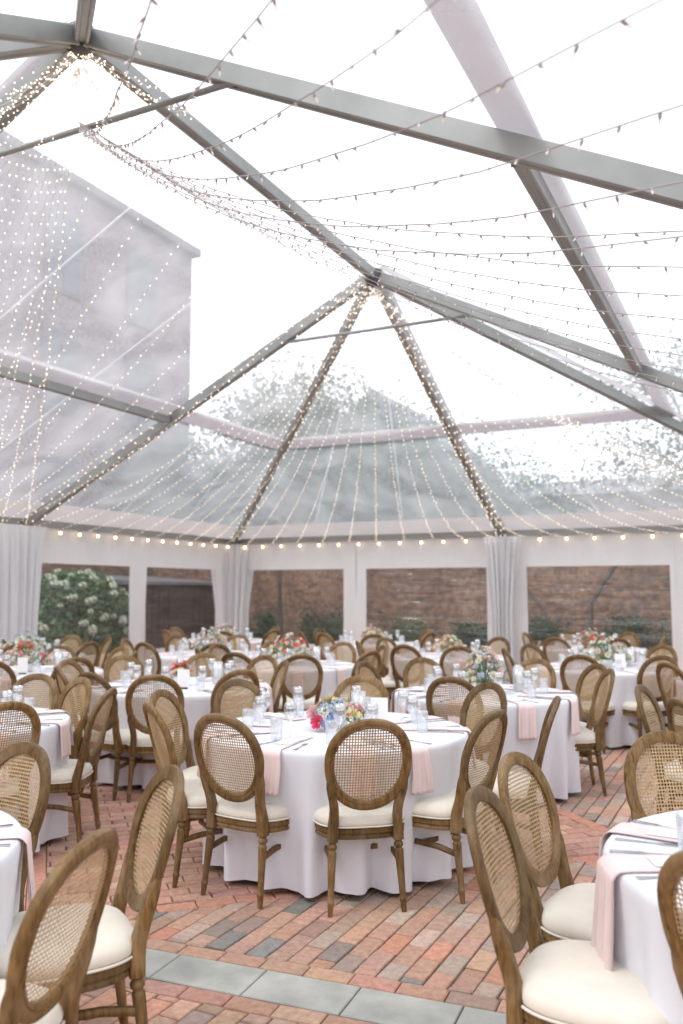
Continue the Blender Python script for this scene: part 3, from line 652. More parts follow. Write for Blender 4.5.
tree('broadleaf_tree', -6.2, 7.6, 6.6, 2.5, 'deep green rounded tree left of the middle rafter', M['leaf_blue'], 26000, 0.15, 0.28, 5, 1.2, 1.25)
tree('broadleaf_tree', -12.6, 6.6, 6.4, 2.2, 'dark leafy tree just beyond the left wall corner', M['leaf_blue'], 20000, 0.15, 0.28, 6, 1.2, 1.2)
tree('broadleaf_tree', -2.9, 8.6, 5.0, 2.2, 'low green tree behind the centre of the garden wall', M['leaf_blue'], 18000, 0.15, 0.28, 9, 1.2, 1.25)
tree('spreading_tree', 4.4, 9.6, 8.6, 4.1, 'wide open branched tree spreading beyond the right end of the tent', M['leaf_dark'], 18000, 0.13, 0.42, 7, 0.6, 0.85)
tree('spreading_tree', 9.6, 9.0, 7.4, 3.4, 'open tree at the far right beyond the garden wall', M['leaf_dark'], 12000, 0.13, 0.42, 8, 0.6, 0.85)
tree('spreading_tree', 10.4, -1.0, 9.4, 3.2, 'tall pale tree outside the right sidewall', M['leaf_pale'], 5000, 0.17, 0.45, 18, 0.8, 1.0)
# bare slanting trunks against the wall
def bare(x, y, pts, r, label):
    o = empty('slender_tree', (x, y, 0)); tag(o, label, 'tree'); mb = MB(); rr = random.Random(4)
    mb.tube(pts, [r * (1 - 0.5 * i / (len(pts) - 1)) for i in range(len(pts))], 7); mb.build('trunk', M['bark'], o)
    t2 = MB(); top = Vector(pts[-1])
    for i in range(7): tube_limb(t2, top.lerp(Vector(pts[-2]), i / 9), top + Vector((rr.uniform(-1, 1), rr.uniform(-0.5, 0.5), rr.uniform(0.4, 1.5))), r * 0.35, r * 0.08, 0.12, rr)
    t2.build('branches', M['bark'], o)
bare(1.15, 2.3, [(-0.15, 0, -0.1), (0.0, 0, 0.7), (0.05, 0, 1.35), (0.3, 0, 1.75), (0.75, 0, 2.4), (1.2, 0, 3.2)], 0.075, 'thin bent dark trunk against the brick seen through the right window')
bare(-6.0, 1.9, [(0, 0, -0.1), (0.02, 0, 1.0), (0.0, 0, 2.0), (0.05, 0, 3.4)], 0.10, 'straight dark trunk at the left side of the back wall window')
bare(-0.9, 2.5, [(1.5, 0, -0.1), (1.1, 0, 1.2), (0.5, 0, 1.9), (-0.4, 0, 2.9)], 0.05, 'leaning thin trunk seen at the edge of the middle window')
def shrub(x, y, h, w, label, mtl, n=2600, leaf=0.075, seed=1):
    rr = random.Random(seed); o = empty('shrub', (x, y, 0)); tag(o, label, 'shrub', 'low shrubs at the foot of the garden wall')
    st = MB()
    for i in range(9): tube_limb(st, (rr.uniform(-0.1, 0.1), rr.uniform(-0.1, 0.1), 0), (rr.uniform(-0.7, 0.7) * w / 2, rr.uniform(-0.3, 0.3), h * rr.uniform(0.6, 0.95)), 0.014, 0.004, 0.1, rr, 4)
    st.build('stems', M['bark'], o)
    cl = [(rr.uniform(-0.36, 0.36) * w, rr.uniform(-0.25, 0.25) * w * 0.7, rr.uniform(0.2, 0.82) * h) for _ in range(14)]; mb = MB()
    for i in range(n):
        c_ = rr.choice(cl); p_ = Vector(c_) + Vector((rr.gauss(0, w * 0.12), rr.gauss(0, w * 0.10), rr.gauss(0, h * 0.12))); p_.z = max(0.03, p_.z)
        u = Vector((rr.gauss(0, 1), rr.gauss(0, 1), rr.gauss(0.4, 0.6))).normalized(); q = u.cross(Vector((rr.gauss(0, 1), rr.gauss(0, 1), rr.gauss(0, 1)))).normalized(); z_ = leaf * rr.uniform(0.6, 1.3)
        mb.add([p_ - u * z_ * 0.5, p_ + q * z_ * 0.28, p_ + u * z_ * 0.5, p_ - q * z_ * 0.28], [(0, 1, 2, 3)])
    mb.build('foliage', mtl, o); return o
for i, (x, h, w, lb, mt_) in enumerate([(-8.9, 1.3, 1.5, 'dark shrub behind the left end of the back wall window', 'leaf_dark'), (-6.9, 1.1, 1.1, 'small dark shrub beside the straight trunk', 'leaf_dark'), (-5.0, 1.25, 1.2, 'dark pointed shrub in the left back window', 'leaf_dark'),
        (-3.0, 1.15, 1.5, 'brighter green shrub low in the middle window', 'leaf'), (-1.2, 1.05, 1.2, 'dark green shrub at the right side of the middle window', 'leaf_dark'), (0.35, 1.1, 1.1, 'dark shrub left of the bent trunk', 'leaf_dark'),
        (2.1, 1.15, 1.3, 'rounded dark shrub in the centre of the right window', 'leaf_dark'), (3.35, 0.9, 1.1, 'green low shrub right of the rounded dark shrub', 'leaf'), (4.5, 1.2, 1.1, 'dark shrub at the right end of the right window', 'leaf_dark'), (6.2, 1.1, 1.2, 'dark shrub near the far right corner outside', 'leaf_dark')]):
    shrub(x, 2.3, h, w, lb, M[mt_], seed=i + 20)
# hydrangeas outside the left sidewall
def hydrangea(x, y, h, w, d, label, heads, seed):
    rr = random.Random(seed); o = empty('hydrangea_bush', (x, y, 0)); tag(o, label, 'bush', 'white hydrangea bushes outside the left windows')
    st = MB()
    for i in range(16): tube_limb(st, (rr.uniform(-0.3, 0.3) * d, rr.uniform(-0.35, 0.35) * w, 0), (rr.uniform(-0.42, 0.42) * d, rr.uniform(-0.45, 0.45) * w, h * rr.uniform(0.5, 0.9)), 0.016, 0.005, 0.08, rr, 4)
    st.build('stems', M['bark'], o); mb = MB()
    def srf():
        a = rr.uniform(0, 2 * PI); z_ = rr.uniform(0, 1) ** 0.7; k = math.sqrt(max(0, 1 - (z_ * 0.97) ** 3)) * rr.uniform(0.72, 1.04)
        return Vector((math.cos(a) * d / 2 * k, math.sin(a) * w / 2 * k, h * z_ * rr.uniform(0.85, 1.0) + 0.05))
    for i in range(9000):
        p_ = srf(); u = Vector((rr.gauss(0, 1), rr.gauss(0, 1), rr.gauss(0.2, 0.6))).normalized(); q = u.cross(Vector((rr.gauss(0, 1), rr.gauss(0, 1), rr.gauss(0, 1)))).normalized(); z_ = 0.12 * rr.uniform(0.6, 1.3)
        mb.add([p_ - u * z_ * 0.5, p_ + q * z_ * 0.32, p_ + u * z_ * 0.5, p_ - q * z_ * 0.32], [(0, 1, 2, 3)])
    mb.build('foliage', M['leaf_bush'], o)
    hm = MB()
    for i in range(90):
        v = Vector((rr.gauss(0, 1), rr.gauss(0, 1), rr.gauss(0.3, 1))).normalized(); p_ = Vector((v.x * 0.10, v.y * 0.10, v.z * 0.085)); u = v.orthogonal().normalized(); q = v.cross(u)
        an = rr.uniform(0, 6); a, b = u * math.cos(an) + q * math.sin(an), q * math.cos(an) - u * math.sin(an)
        hm.add([p_ - a * 0.026, p_ - b * 0.026, p_ + a * 0.026, p_ + b * 0.026], [(0, 1, 2, 3)])
    f0 = None
    for i in range(heads):
        f0 = hm.build('flower_head', M['petal_hyd'], o) if f0 is None else f0.copy()
        if i: C.objects.link(f0)
        a = rr.uniform(0, 2 * PI); z_ = rr.uniform(0.12, 1.0); k = math.sqrt(max(0.02, 1 - (z_ * 0.97) ** 3)) * 1.0
        f0.location = (math.cos(a) * d / 2 * k, math.sin(a) * w / 2 * k, h * z_); s_ = rr.uniform(0.5, 1.05); f0.scale = (s_, s_, s_)
M['petal_hyd'] = mat('hydrangea_floret', (0.42, 0.52, 0.34), (0.70, 0.73, 0.62), (4, 4, 4), 0.7, trans=0.2)
hydrangea(-8.2, -2.5, 1.98, 3.3, 1.8, 'big white flowering hydrangea bush outside the first left window', 99, 1)
hydrangea(-8.3, -5.6, 1.8, 2.6, 1.7, 'white flowering hydrangea bush beyond the left edge drape', 70, 2)
# dark timber garden bench / store outside the second left window
o = empty('garden_shed', (-9.4, 1.25, 0)); tag(o, 'dark timber garden store outside the second left window', 'shed')
MB().box((-1.0, -1.6, 0), (1.0, 1.6, 1.75)).build('walls', M['timber'], o)
rf = MB().add([(-1.15, -1.75, 1.75), (1.15, -1.75, 1.75), (1.15, 1.75, 1.75), (-1.15, 1.75, 1.75), (-1.15, -1.75, 2.0), (1.15, -1.75, 1.82), (1.15, 1.75, 1.82), (-1.15, 1.75, 2.0)], [(0, 3, 2, 1), (4, 5, 6, 7), (0, 1, 5, 4), (1, 2, 6, 5), (2, 3, 7, 6), (3, 0, 4, 7)]).build('roof', M['slate'], o)
MB().box((1.0, -0.5, 0.05), (1.04, 0.4, 1.65)).build('door', M['timber'], o)
bt = MB()
for k_ in range(14): bt.box((1.0, -1.58 + k_ * 0.235, 0.02), (1.022, -1.56 + k_ * 0.235, 1.74))
bt.build('battens', M['timber'], o)

# ------------------------------------------------------------------ chair
def make_chair():
    root = empty('dining_chair')
    def back_pt(x, z):           # point on the raked, gently bowed back
        k = (z - 0.42) / 0.55
        return Vector((x, -0.205 - 0.125 * k - 0.018 * k * k - 0.030 * (1 - min(1, (x / 0.22) ** 2)) * min(1, max(0, k) * 1.5), z))
    def back_n(x, z):
        a = back_pt(x + 1e-3, z) - back_pt(x - 1e-3, z); b = back_pt(x, z + 1e-3) - back_pt(x, z - 1e-3); return a.cross(b).normalized()
    cz, rx, rz = 0.735, 0.199, 0.212
    def oval(t_, off):
        c_, s_ = math.cos(t_), math.sin(t_); e = 0.93
        x = math.copysign(abs(c_) ** e, c_) * (rx + off) * (1 + 0.05 * s_); z = cz + math.copysign(abs(s_) ** e, s_) * (rz + off); return x, z
    # moulded frame profile (radial offset, depth)
    prof = [(-0.024, -0.012), (-0.022, 0.010), (-0.013, 0.0145), (-0.010, 0.011), (0.000, 0.0165), (0.012, 0.0155), (0.021, 0.010), (0.0245, 0.0), (0.022, -0.012), (0.010, -0.0165), (-0.012, -0.016)]
    n = 56; vs = []; fs = []
    for i in range(n):
        t_ = 2 * PI * i / n
        for off, dp in prof:
            x, z = oval(t_, off); p_ = back_pt(x, z) - back_n(x, z) * dp * -1.0; vs.append(p_)
    k = len(prof)
    for i in range(n):
        for j in range(k):
            a = i * k + j; b = i * k + (j + 1) % k; c_ = ((i + 1) % n) * k + (j + 1) % k; d = ((i + 1) % n) * k + j; fs.append((a, b, c_, d))
    bf = MB().add(vs, fs, True).build('back_frame', M['wood'], root); sharp(bf, 38)
    # woven cane: square lattice of strands with cut corners
    st = 0.0140; mb = MB(); hx = int(rx / st) + 1; hz = int(rz / st) + 1; r_ = 0.355 * st
    for a in range(-hx, hx + 1):
        for b in range(-hz, hz + 1):
            x0, z0 = (a) * st, cz + b * st
            if (x0 / (rx - 0.010)) ** 2 + ((z0 - cz) / (rz - 0.010)) ** 2 > 1: continue
            h2 = st / 2; out8 = [(h2, 0), (h2, h2), (0, h2), (-h2, h2), (-h2, 0), (-h2, -h2), (0, -h2), (h2, -h2)]
            v8 = []
            for (ox, oz) in out8: v8.append(back_pt(x0 + ox, z0 + oz) + Vector((0, 0.001 * math.sin(a * PI), 0)))
            for q in range(8): an = q * PI / 4; rr_ = r_ * (1.0 if q % 2 == 0 else 1.02); v8.append(back_pt(x0 + rr_ * math.cos(an), z0 + rr_ * math.sin(an)) + Vector((0, 0.0012, 0)))
            mb.add(v8, [(q, (q + 1) % 8, 8 + (q + 1) % 8, 8 + q) for q in range(8)])
    mb.build('cane_panel', M['cane'], root)
    # stiles running from the oval down into the rear legs
    rp = [(-1, -0.8), (-0.8, -1), (0.8, -1), (1, -0.8), (1, 0.8), (0.8, 1), (-0.8, 1), (-1, 0.8)]
    for s in (-1, 1):
        path = [(0.196, 0.655), (0.190, 0.615), (0.178, 0.575), (0.169, 0.54), (0.164, 0.50), (0.164, 0.455), (0.167, 0.41), (0.170, 0.345)]
        pts = [back_pt(s * x, z) if z > 0.44 else Vector((s * x, -0.208, z)) for x, z in path]
        o = MB().tube(pts, [0.012, 0.017, 0.020, 0.021, 0.0215, 0.023, 0.025, 0.025], prof=rp, up=Vector((0, 1, 0))).build('stile', M['wood'], root); sharp(o, 45)
    legprof = [(0.0, 1.0), (0.235, 0.0)]
    def leg(x, y, dx, dy, top):
        zs = [(0.0, 0.0125), (0.012, 0.0135), (0.055, 0.0165), (0.060, 0.0195), (0.068, 0.0195), (0.073, 0.0155), (0.085, 0.0160), (0.20, 0.0195), (0.285, 0.0230), (0.295, 0.0225), (0.300, 0.0175), (0.306, 0.0175), (0.312, 0.0240), (0.320, 0.0250), (0.328, 0.0235), (0.332, 0.018), (0.338, 0.018), (0.343, 0.025), (top, 0.025)]
        pts = [Vector((x + dx * (1 - z / 0.34) if z < 0.34 else x, y + dy * (1 - z / 0.34) if z < 0.34 else y, z)) for z, r in zs]
        o = MB().tube(pts, [r for z, r in zs], 12).build('leg', M['wood'], root); sharp(o, 60); return o
    leg(0.170, -0.208, 0.018, -0.045, 0.36); leg(-0.170, -0.208, -0.018, -0.045, 0.36); leg(0.205, 0.20, 0.004, 0.01, 0.40); leg(-0.205, 0.20, -0.004, 0.01, 0.40)
    # seat outline
    def seat_pt(t_, off):
        c_, s_ = math.cos(t_), math.sin(t_)
        x = math.copysign(abs(c_) ** 0.62, c_) * (0.242 + off); y = math.copysign(abs(s_) ** 0.62, s_) * (0.228 + off) + 0.005
        x *= 1 + 0.07 * (y / 0.23); return x, y
    def ring(off, z, n=48): return [Vector((*seat_pt(2 * PI * i / n, off), z)) for i in range(n)]
    def stack(levels, n=48, closed_top=True, smooth=True, crown=0):
        vs = []; fs = []
        for off, z in levels: vs += ring(off, z)
        for i in range(len(levels) - 1):
            for j in range(n): a = i * n + j; b = i * n + (j + 1) % n; fs.append((a, b, b + n, a + n))
        if closed_top: fs.append(tuple(range((len(levels) - 1) * n, len(levels) * n)))
        fs.append(tuple(reversed(range(n)))); return MB().add(vs, fs, smooth)
    sf = stack([(-0.012, 0.352), (-0.004, 0.352), (0.0, 0.356), (0.0, 0.366), (-0.005, 0.371), (-0.005, 0.377), (0.002, 0.382), (0.003, 0.402), (-0.003, 0.409), (-0.02, 0.411)]).build('seat_rail', M['wood'], root); sharp(sf, 35)
    cu = stack([(-0.012, 0.411), (-0.002, 0.414), (0.004, 0.424), (0.005, 0.437), (0.000, 0.452), (-0.012, 0.466), (-0.035, 0.4775), (-0.07, 0.484), (-0.12, 0.488), (-0.19, 0.4905)]).build('seat_cushion', M['linen'], root)
    pp = ring(0.007, 0.4145); pp.append(pp[0]); MB().tube(pp, 0.0048, 6, caps=False).build('piping', M['linen'], cu)
    for s in (-1, 1):
        MB().tube([(s * 0.178, -0.225, 0.235), (s * 0.170, -0.1, 0.255), (s * 0.172, 0.05, 0.262), (s * 0.205, 0.205, 0.245)], 0.011, prof=[(-0.8, -1.2), (0.8, -1.2), (0.8, 1.2), (-0.8, 1.2)]).build('stretcher', M['wood'], root)
    MB().tube([(-0.172, 0.0, 0.258), (-0.09, -0.03, 0.262), (0.09, -0.03, 0.262), (0.172, 0.0, 0.258)], 0.011, prof=[(-0.8, -1.2), (0.8, -1.2), (0.8, 1.2), (-0.8, 1.2)]).build('stretcher', M['wood'], root)
    return root

# ------------------------------------------------------------------ table setting
def make_cloth(seed, r, name):
    rr = random.Random(seed); nf = rr.randint(15, 18); ph = [rr.uniform(0, 2 * PI) for _ in range(6)]
    am = [rr.uniform(0.6, 1.3) for _ in range(nf + 1)]
    def fold(a):
        x = a / (2 * PI) * nf; i = int(x) % nf; f = x - int(x); A = am[i] * (1 - f) + am[(i + 1) % nf] * f
        return A * (math.sin(x * 2 * PI + 0.8 * math.sin(a * 3 + ph[0])) + 0.35 * math.sin(2 * a * nf + ph[1]))
    n = 240; vs = []; fs = []; rings = [(0.0, r * 0.5, 0.762), (0.0, r - 0.03, 0.762), (0.0, r - 0.008, 0.7600), (0.03, r, 0.752), (0.08, r + 0.004, 0.735)]
    for k in range(12): z = 0.70 - k * (0.70 - 0.035) / 11; v = (0.735 - z) / 0.72; rings.append((0.06 + 0.94 * v ** 0.9, r + 0.004 - 0.05 * v, z))
    for w, rad, z in rings:
        for i in range(n):
            a = 2 * PI * i / n; q = rad + 0.0022 * min(1, w * 3) * math.sin(a * 97 + 6 * math.sin(z * 7 + ph[4]) + ph[5]) + (0.030 + 0.022 * w) * w * fold(a) + 0.012 * w * math.sin(a * 2 + ph[2]); zz = z + (0.0 if z > 0.69 else 0.008 * (1 - z / 0.7) * math.sin(a * 9 + ph[3])); vs.append((q * math.cos(a), q * math.sin(a), max(0.012, zz)))
    for i in range(len(rings) - 1):
        for j in range(n): a = i * n + j; b = i * n + (j + 1) % n; fs.append((a, a + n, b + n, b))
    fs.append(tuple(range(n)))
    return MB().add(vs, fs, True).build(name, M['cloth'])
def make_table(r):
    o = empty('round_table'); MB().lathe([(r - 0.02, 0.728), (r - 0.012, 0.732), (r - 0.012, 0.752), (r - 0.02, 0.756)], 48).build('tabletop', M['timber'], o)
    for a in range(4):
        x, y = 0.42 * math.cos(a * PI / 2 + 0.78), 0.42 * math.sin(a * PI / 2 + 0.78); MB().tube([(x, y, 0.0), (x * 0.96, y * 0.96, 0.728)], 0.016, 8).build('leg', M['alu_dark'], o)
    return o
def glass_mesh(kind):
    if kind == 'tumbler': pr = [(0.0, 0.004), (0.030, 0.0), (0.033, 0.004), (0.0375, 0.12), (0.0375, 0.125), (0.0362, 0.125), (0.0315, 0.012), (0.0, 0.010)]
    else: pr = [(0.0, 0.001), (0.034, 0.0), (0.034, 0.003), (0.008, 0.007), (0.004, 0.02), (0.004, 0.085), (0.012, 0.095), (0.032, 0.12), (0.039, 0.15), (0.037, 0.18), (0.032, 0.205), (0.0308, 0.205), (0.0355, 0.18), (0.0375, 0.15), (0.030, 0.121), (0.0, 0.1)]
    return MB().lathe(pr, 16, caps=False)
def fork_mesh():
    mb = MB(); sec = [(-0.10, 0.010), (-0.09, 0.012), (-0.04, 0.005), (0.03, 0.004), (0.045, 0.012), (0.055, 0.013)]
    vs = []; fs = []
    for y, w in sec: vs += [(-w, y, 0.003), (w, y, 0.003), (w, y, 0.0), (-w, y, 0.0)]
    for i in range(len(sec) - 1):
        for j in range(4): a = i * 4 + j; b = i * 4 + (j + 1) % 4; fs.append((a, b, b + 4, a + 4))
    fs += [(3, 2, 1, 0), (20, 21, 22, 23)]; mb.add(vs, fs)
    for k in range(4): x = -0.0115 + k * 0.0067; mb.box((x, 0.055, 0.0), (x + 0.003, 0.10, 0.003))
    return mb
def knife_mesh():
    mb = MB(); sec = [(-0.115, 0.007, 0.005), (-0.02, 0.006, 0.006), (-0.005, 0.005, 0.004), (0.0, 0.010, 0.002), (0.09, 0.010, 0.0015), (0.115, 0.003, 0.0012)]; vs = []; fs = []
    for y, w, h_ in sec: vs += [(-w, y, h_), (w, y, h_), (w, y, 0.0), (-w, y, 0.0)]
    for i in range(len(sec) - 1):
        for j in range(4): a = i * 4 + j; b = i * 4 + (j + 1) % 4; fs.append((a, b, b + 4, a + 4))
    fs += [(3, 2, 1, 0), (20, 21, 22, 23)]; return mb.add(vs, fs)
def napkin_mesh(r, hang, w, seed):
    """runs outward along +X over the edge of the table and hangs; slightly ruched"""
    rr = random.Random(seed); ph = rr.uniform(0, 6); ph2 = rr.uniform(0, 6); top = []
    path = [(r - 0.42 + 0.39 * i / 8, 0.7665) for i in range(9)] + [(r - 0.004, 0.7650), (r + 0.010, 0.7575)] + [(r + 0.018 + 0.010 * i / 6, 0.745 - hang * i / 6) for i in range(7)]
    npt = len(path)
    def fn(u, v, off):
        k = min(npt - 1, int(v * (npt - 1) + 1e-6)); k1 = min(npt - 1, k + 1); f = v * (npt - 1) - k; x = path[k][0] * (1 - f) + path[k1][0] * f; z = path[k][1] * (1 - f) + path[k1][1] * f
        dn = max(0, (k + f - 10) / (npt - 11)); rip = math.sin(u * 15 + ph) * (0.0015 + 0.014 * dn * min(1.6, hang * 4)) + math.sin(u * 29 + ph2 + 2 * dn) * 0.004 * dn
        ww = w * (1 - 0.12 * math.sin(v * 5 + ph)) * (1 + 0.12 * dn); y = (u - 0.5) * ww + 0.012 * math.sin(v * 4 + ph2)
        if k + f <= 10: return Vector((x, y, z + abs(rip) + off))
        return Vector((x + abs(rip) * 1.2 + off, y, z))
    mb = MB().grid(lambda u, v: fn(u, v, 0.003), 14, 34); mb.grid(lambda u, v: fn(u, v, 0.0), 14, 34)
    a = 0; W_ = 15; n_ = W_ * 35
    for j in range(34):
        for i in (0, 14): mb.f.append((j * W_ + i, (j + 1) * W_ + i, n_ + (j + 1) * W_ + i, n_ + j * W_ + i)); mb.sm.append(True)
    for i in range(14):
        for j in (0, 34): mb.f.append((j * W_ + i, j * W_ + i + 1, n_ + j * W_ + i + 1, n_ + j * W_ + i)); mb.sm.append(True)
    return mb
# blooms
def rose_mb(r, seed):
    rr = random.Random(seed); mb = MB()
    for layer, (n, tilt, sc_) in enumerate(((3, 0.15, 0.35), (4, 0.45, 0.58), (5, 0.85, 0.82), (6, 1.2, 1.0))):
        for k in range(n):
            a = 2 * PI * k / n + layer * 0.7 + rr.uniform(-0.15, 0.15)
            def fn(u, v, a=a, tilt=tilt, sc_=sc_):
                w = (u - 0.5) * 2.0; rad = r * (0.12 + sc_ * (0.35 + 0.65 * v) * math.sin(tilt * (0.3 + 0.7 * v)) ); h = r * sc_ * 0.95 * v * math.cos(tilt * 0.75) + r * 0.1 - r * 0.25 * (layer / 3) * 0 
                aa = a + w * (1.1 / max(1, n / 3.2)) * (1 - 0.35 * v * v); k_ = 1 + 0.05 * math.sin(w * 5)
                return Vector((math.cos(aa) * rad * k_, math.sin(aa) * rad * k_, h - 0.08 * r * w * w))
            mb.grid(fn, 4, 4)
    return mb
def puff_mb(r, seed, n=34):
    rr = random.Random(seed); mb = MB()
    for i in range(n):
        v = Vector((rr.gauss(0, 1), rr.gauss(0, 1), rr.gauss(0.5, 0.8))).normalized(); p_ = v * r * rr.uniform(0.6, 1.0); p_.z = abs(p_.z) * 0.8 + r * 0.2; u = v.orthogonal().normalized(); q = v.cross(u); s_ = r * 0.30
        mb.add([p_ + u * s_, p_ + q * s_, p_ - u * s_, p_ - q * s_, p_ + v * s_ * 0.3], [(0, 1, 4), (1, 2, 4), (2, 3, 4), (3, 0, 4)])
    return mb
BLOOM = {}
def bloom_mesh(kind, colour, seed):
    key = (kind, colour, seed)
    if key not in BLOOM:
        mb = rose_mb(1.0, seed) if kind == 'rose' else puff_mb(1.0, seed); me = bpy.data.meshes.new('bloom'); me.from_pydata(mb.v, [], mb.f); me.polygons.foreach_set('use_smooth', mb.sm); me.materials.append(M['petal_' + colour]); BLOOM[key] = me
    return BLOOM[key]
def centrepiece(x, y, label, palette, w, h, n, seed, front=None):
    rr = random.Random(seed); o = empty('flower_centrepiece', (x, y, 0.7635)); tag(o, label, 'flowers', 'flower centrepieces')
    MB().lathe([(0.05, 0.0), (0.06, 0.004), (0.075, 0.05), (0.07, 0.085), (0.062, 0.085), (0.064, 0.05), (0.05, 0.012)], 20, caps=True).build('bowl', M['china'], o)
    lf = MB(); stm = MB()
    for i in range(n):
        a = i * 2.4 + rr.uniform(-0.3, 0.3); q = math.sqrt((i + 0.5) / n); el = 1 - q * q * 0.85; rad = q * w / 2 * rr.uniform(0.85, 1.08); z = 0.07 + h * el * rr.uniform(0.6, 1.12)
        p_ = Vector((math.cos(a) * rad, math.sin(a) * rad, z)); col = rr.choice(palette); kind = 'rose' if col in ('rose', 'pink', 'peach', 'cream', 'coral', 'blush', 'yellow') and rr.random() < 0.75 else 'puff'
        b = bpy.data.objects.new('bloom', bloom_mesh(kind, col, rr.randint(0, 1))); C.objects.link(b); b.parent = o; b.location = p_; s_ = rr.uniform(0.019, 0.032) * (1.15 if kind == 'rose' else 1.0); b.scale = (s_, s_, s_)
        b.rotation_euler = Vector((p_.x * 1.2, p_.y * 1.2, 0.09 + rr.uniform(0, 0.1))).to_track_quat('Z', 'Y').to_euler()
        stm.tube([(0, 0, 0.04), p_ * 0.6 + Vector((0, 0, 0.02)), p_], 0.0022, 4, caps=False)
        for k in range(3):
            c_ = p_ + Vector((rr.gauss(0, 0.025), rr.gauss(0, 0.025), rr.gauss(-0.015, 0.02))); u = Vector((rr.gauss(0, 1), rr.gauss(0, 1), rr.gauss(0, 0.6))).normalized(); v = u.orthogonal().normalized(); s2_ = rr.uniform(0.016, 0.03)
            lf.add([c_ - u * s2_, c_ + v * s2_ * 0.4, c_ + u * s2_, c_ - v * s2_ * 0.4], [(0, 1, 2, 3)])
    if front:
        for (fx, fy, fz, col, s_) in front:
            b = bpy.data.objects.new('bloom', bloom_mesh('puff' if col in ('blue', 'lightblue', 'white') else 'rose', col, 0)); C.objects.link(b); b.parent = o; b.location = (fx, fy, fz); b.scale = (s_, s_, s_); b.rotation_euler = Vector((fx, fy - 0.1, 0.10)).to_track_quat('Z', 'Y').to_euler()
    lf.build('leaves', M['leaf_fresh'], o); stm.build('stems', M['stem'], o)

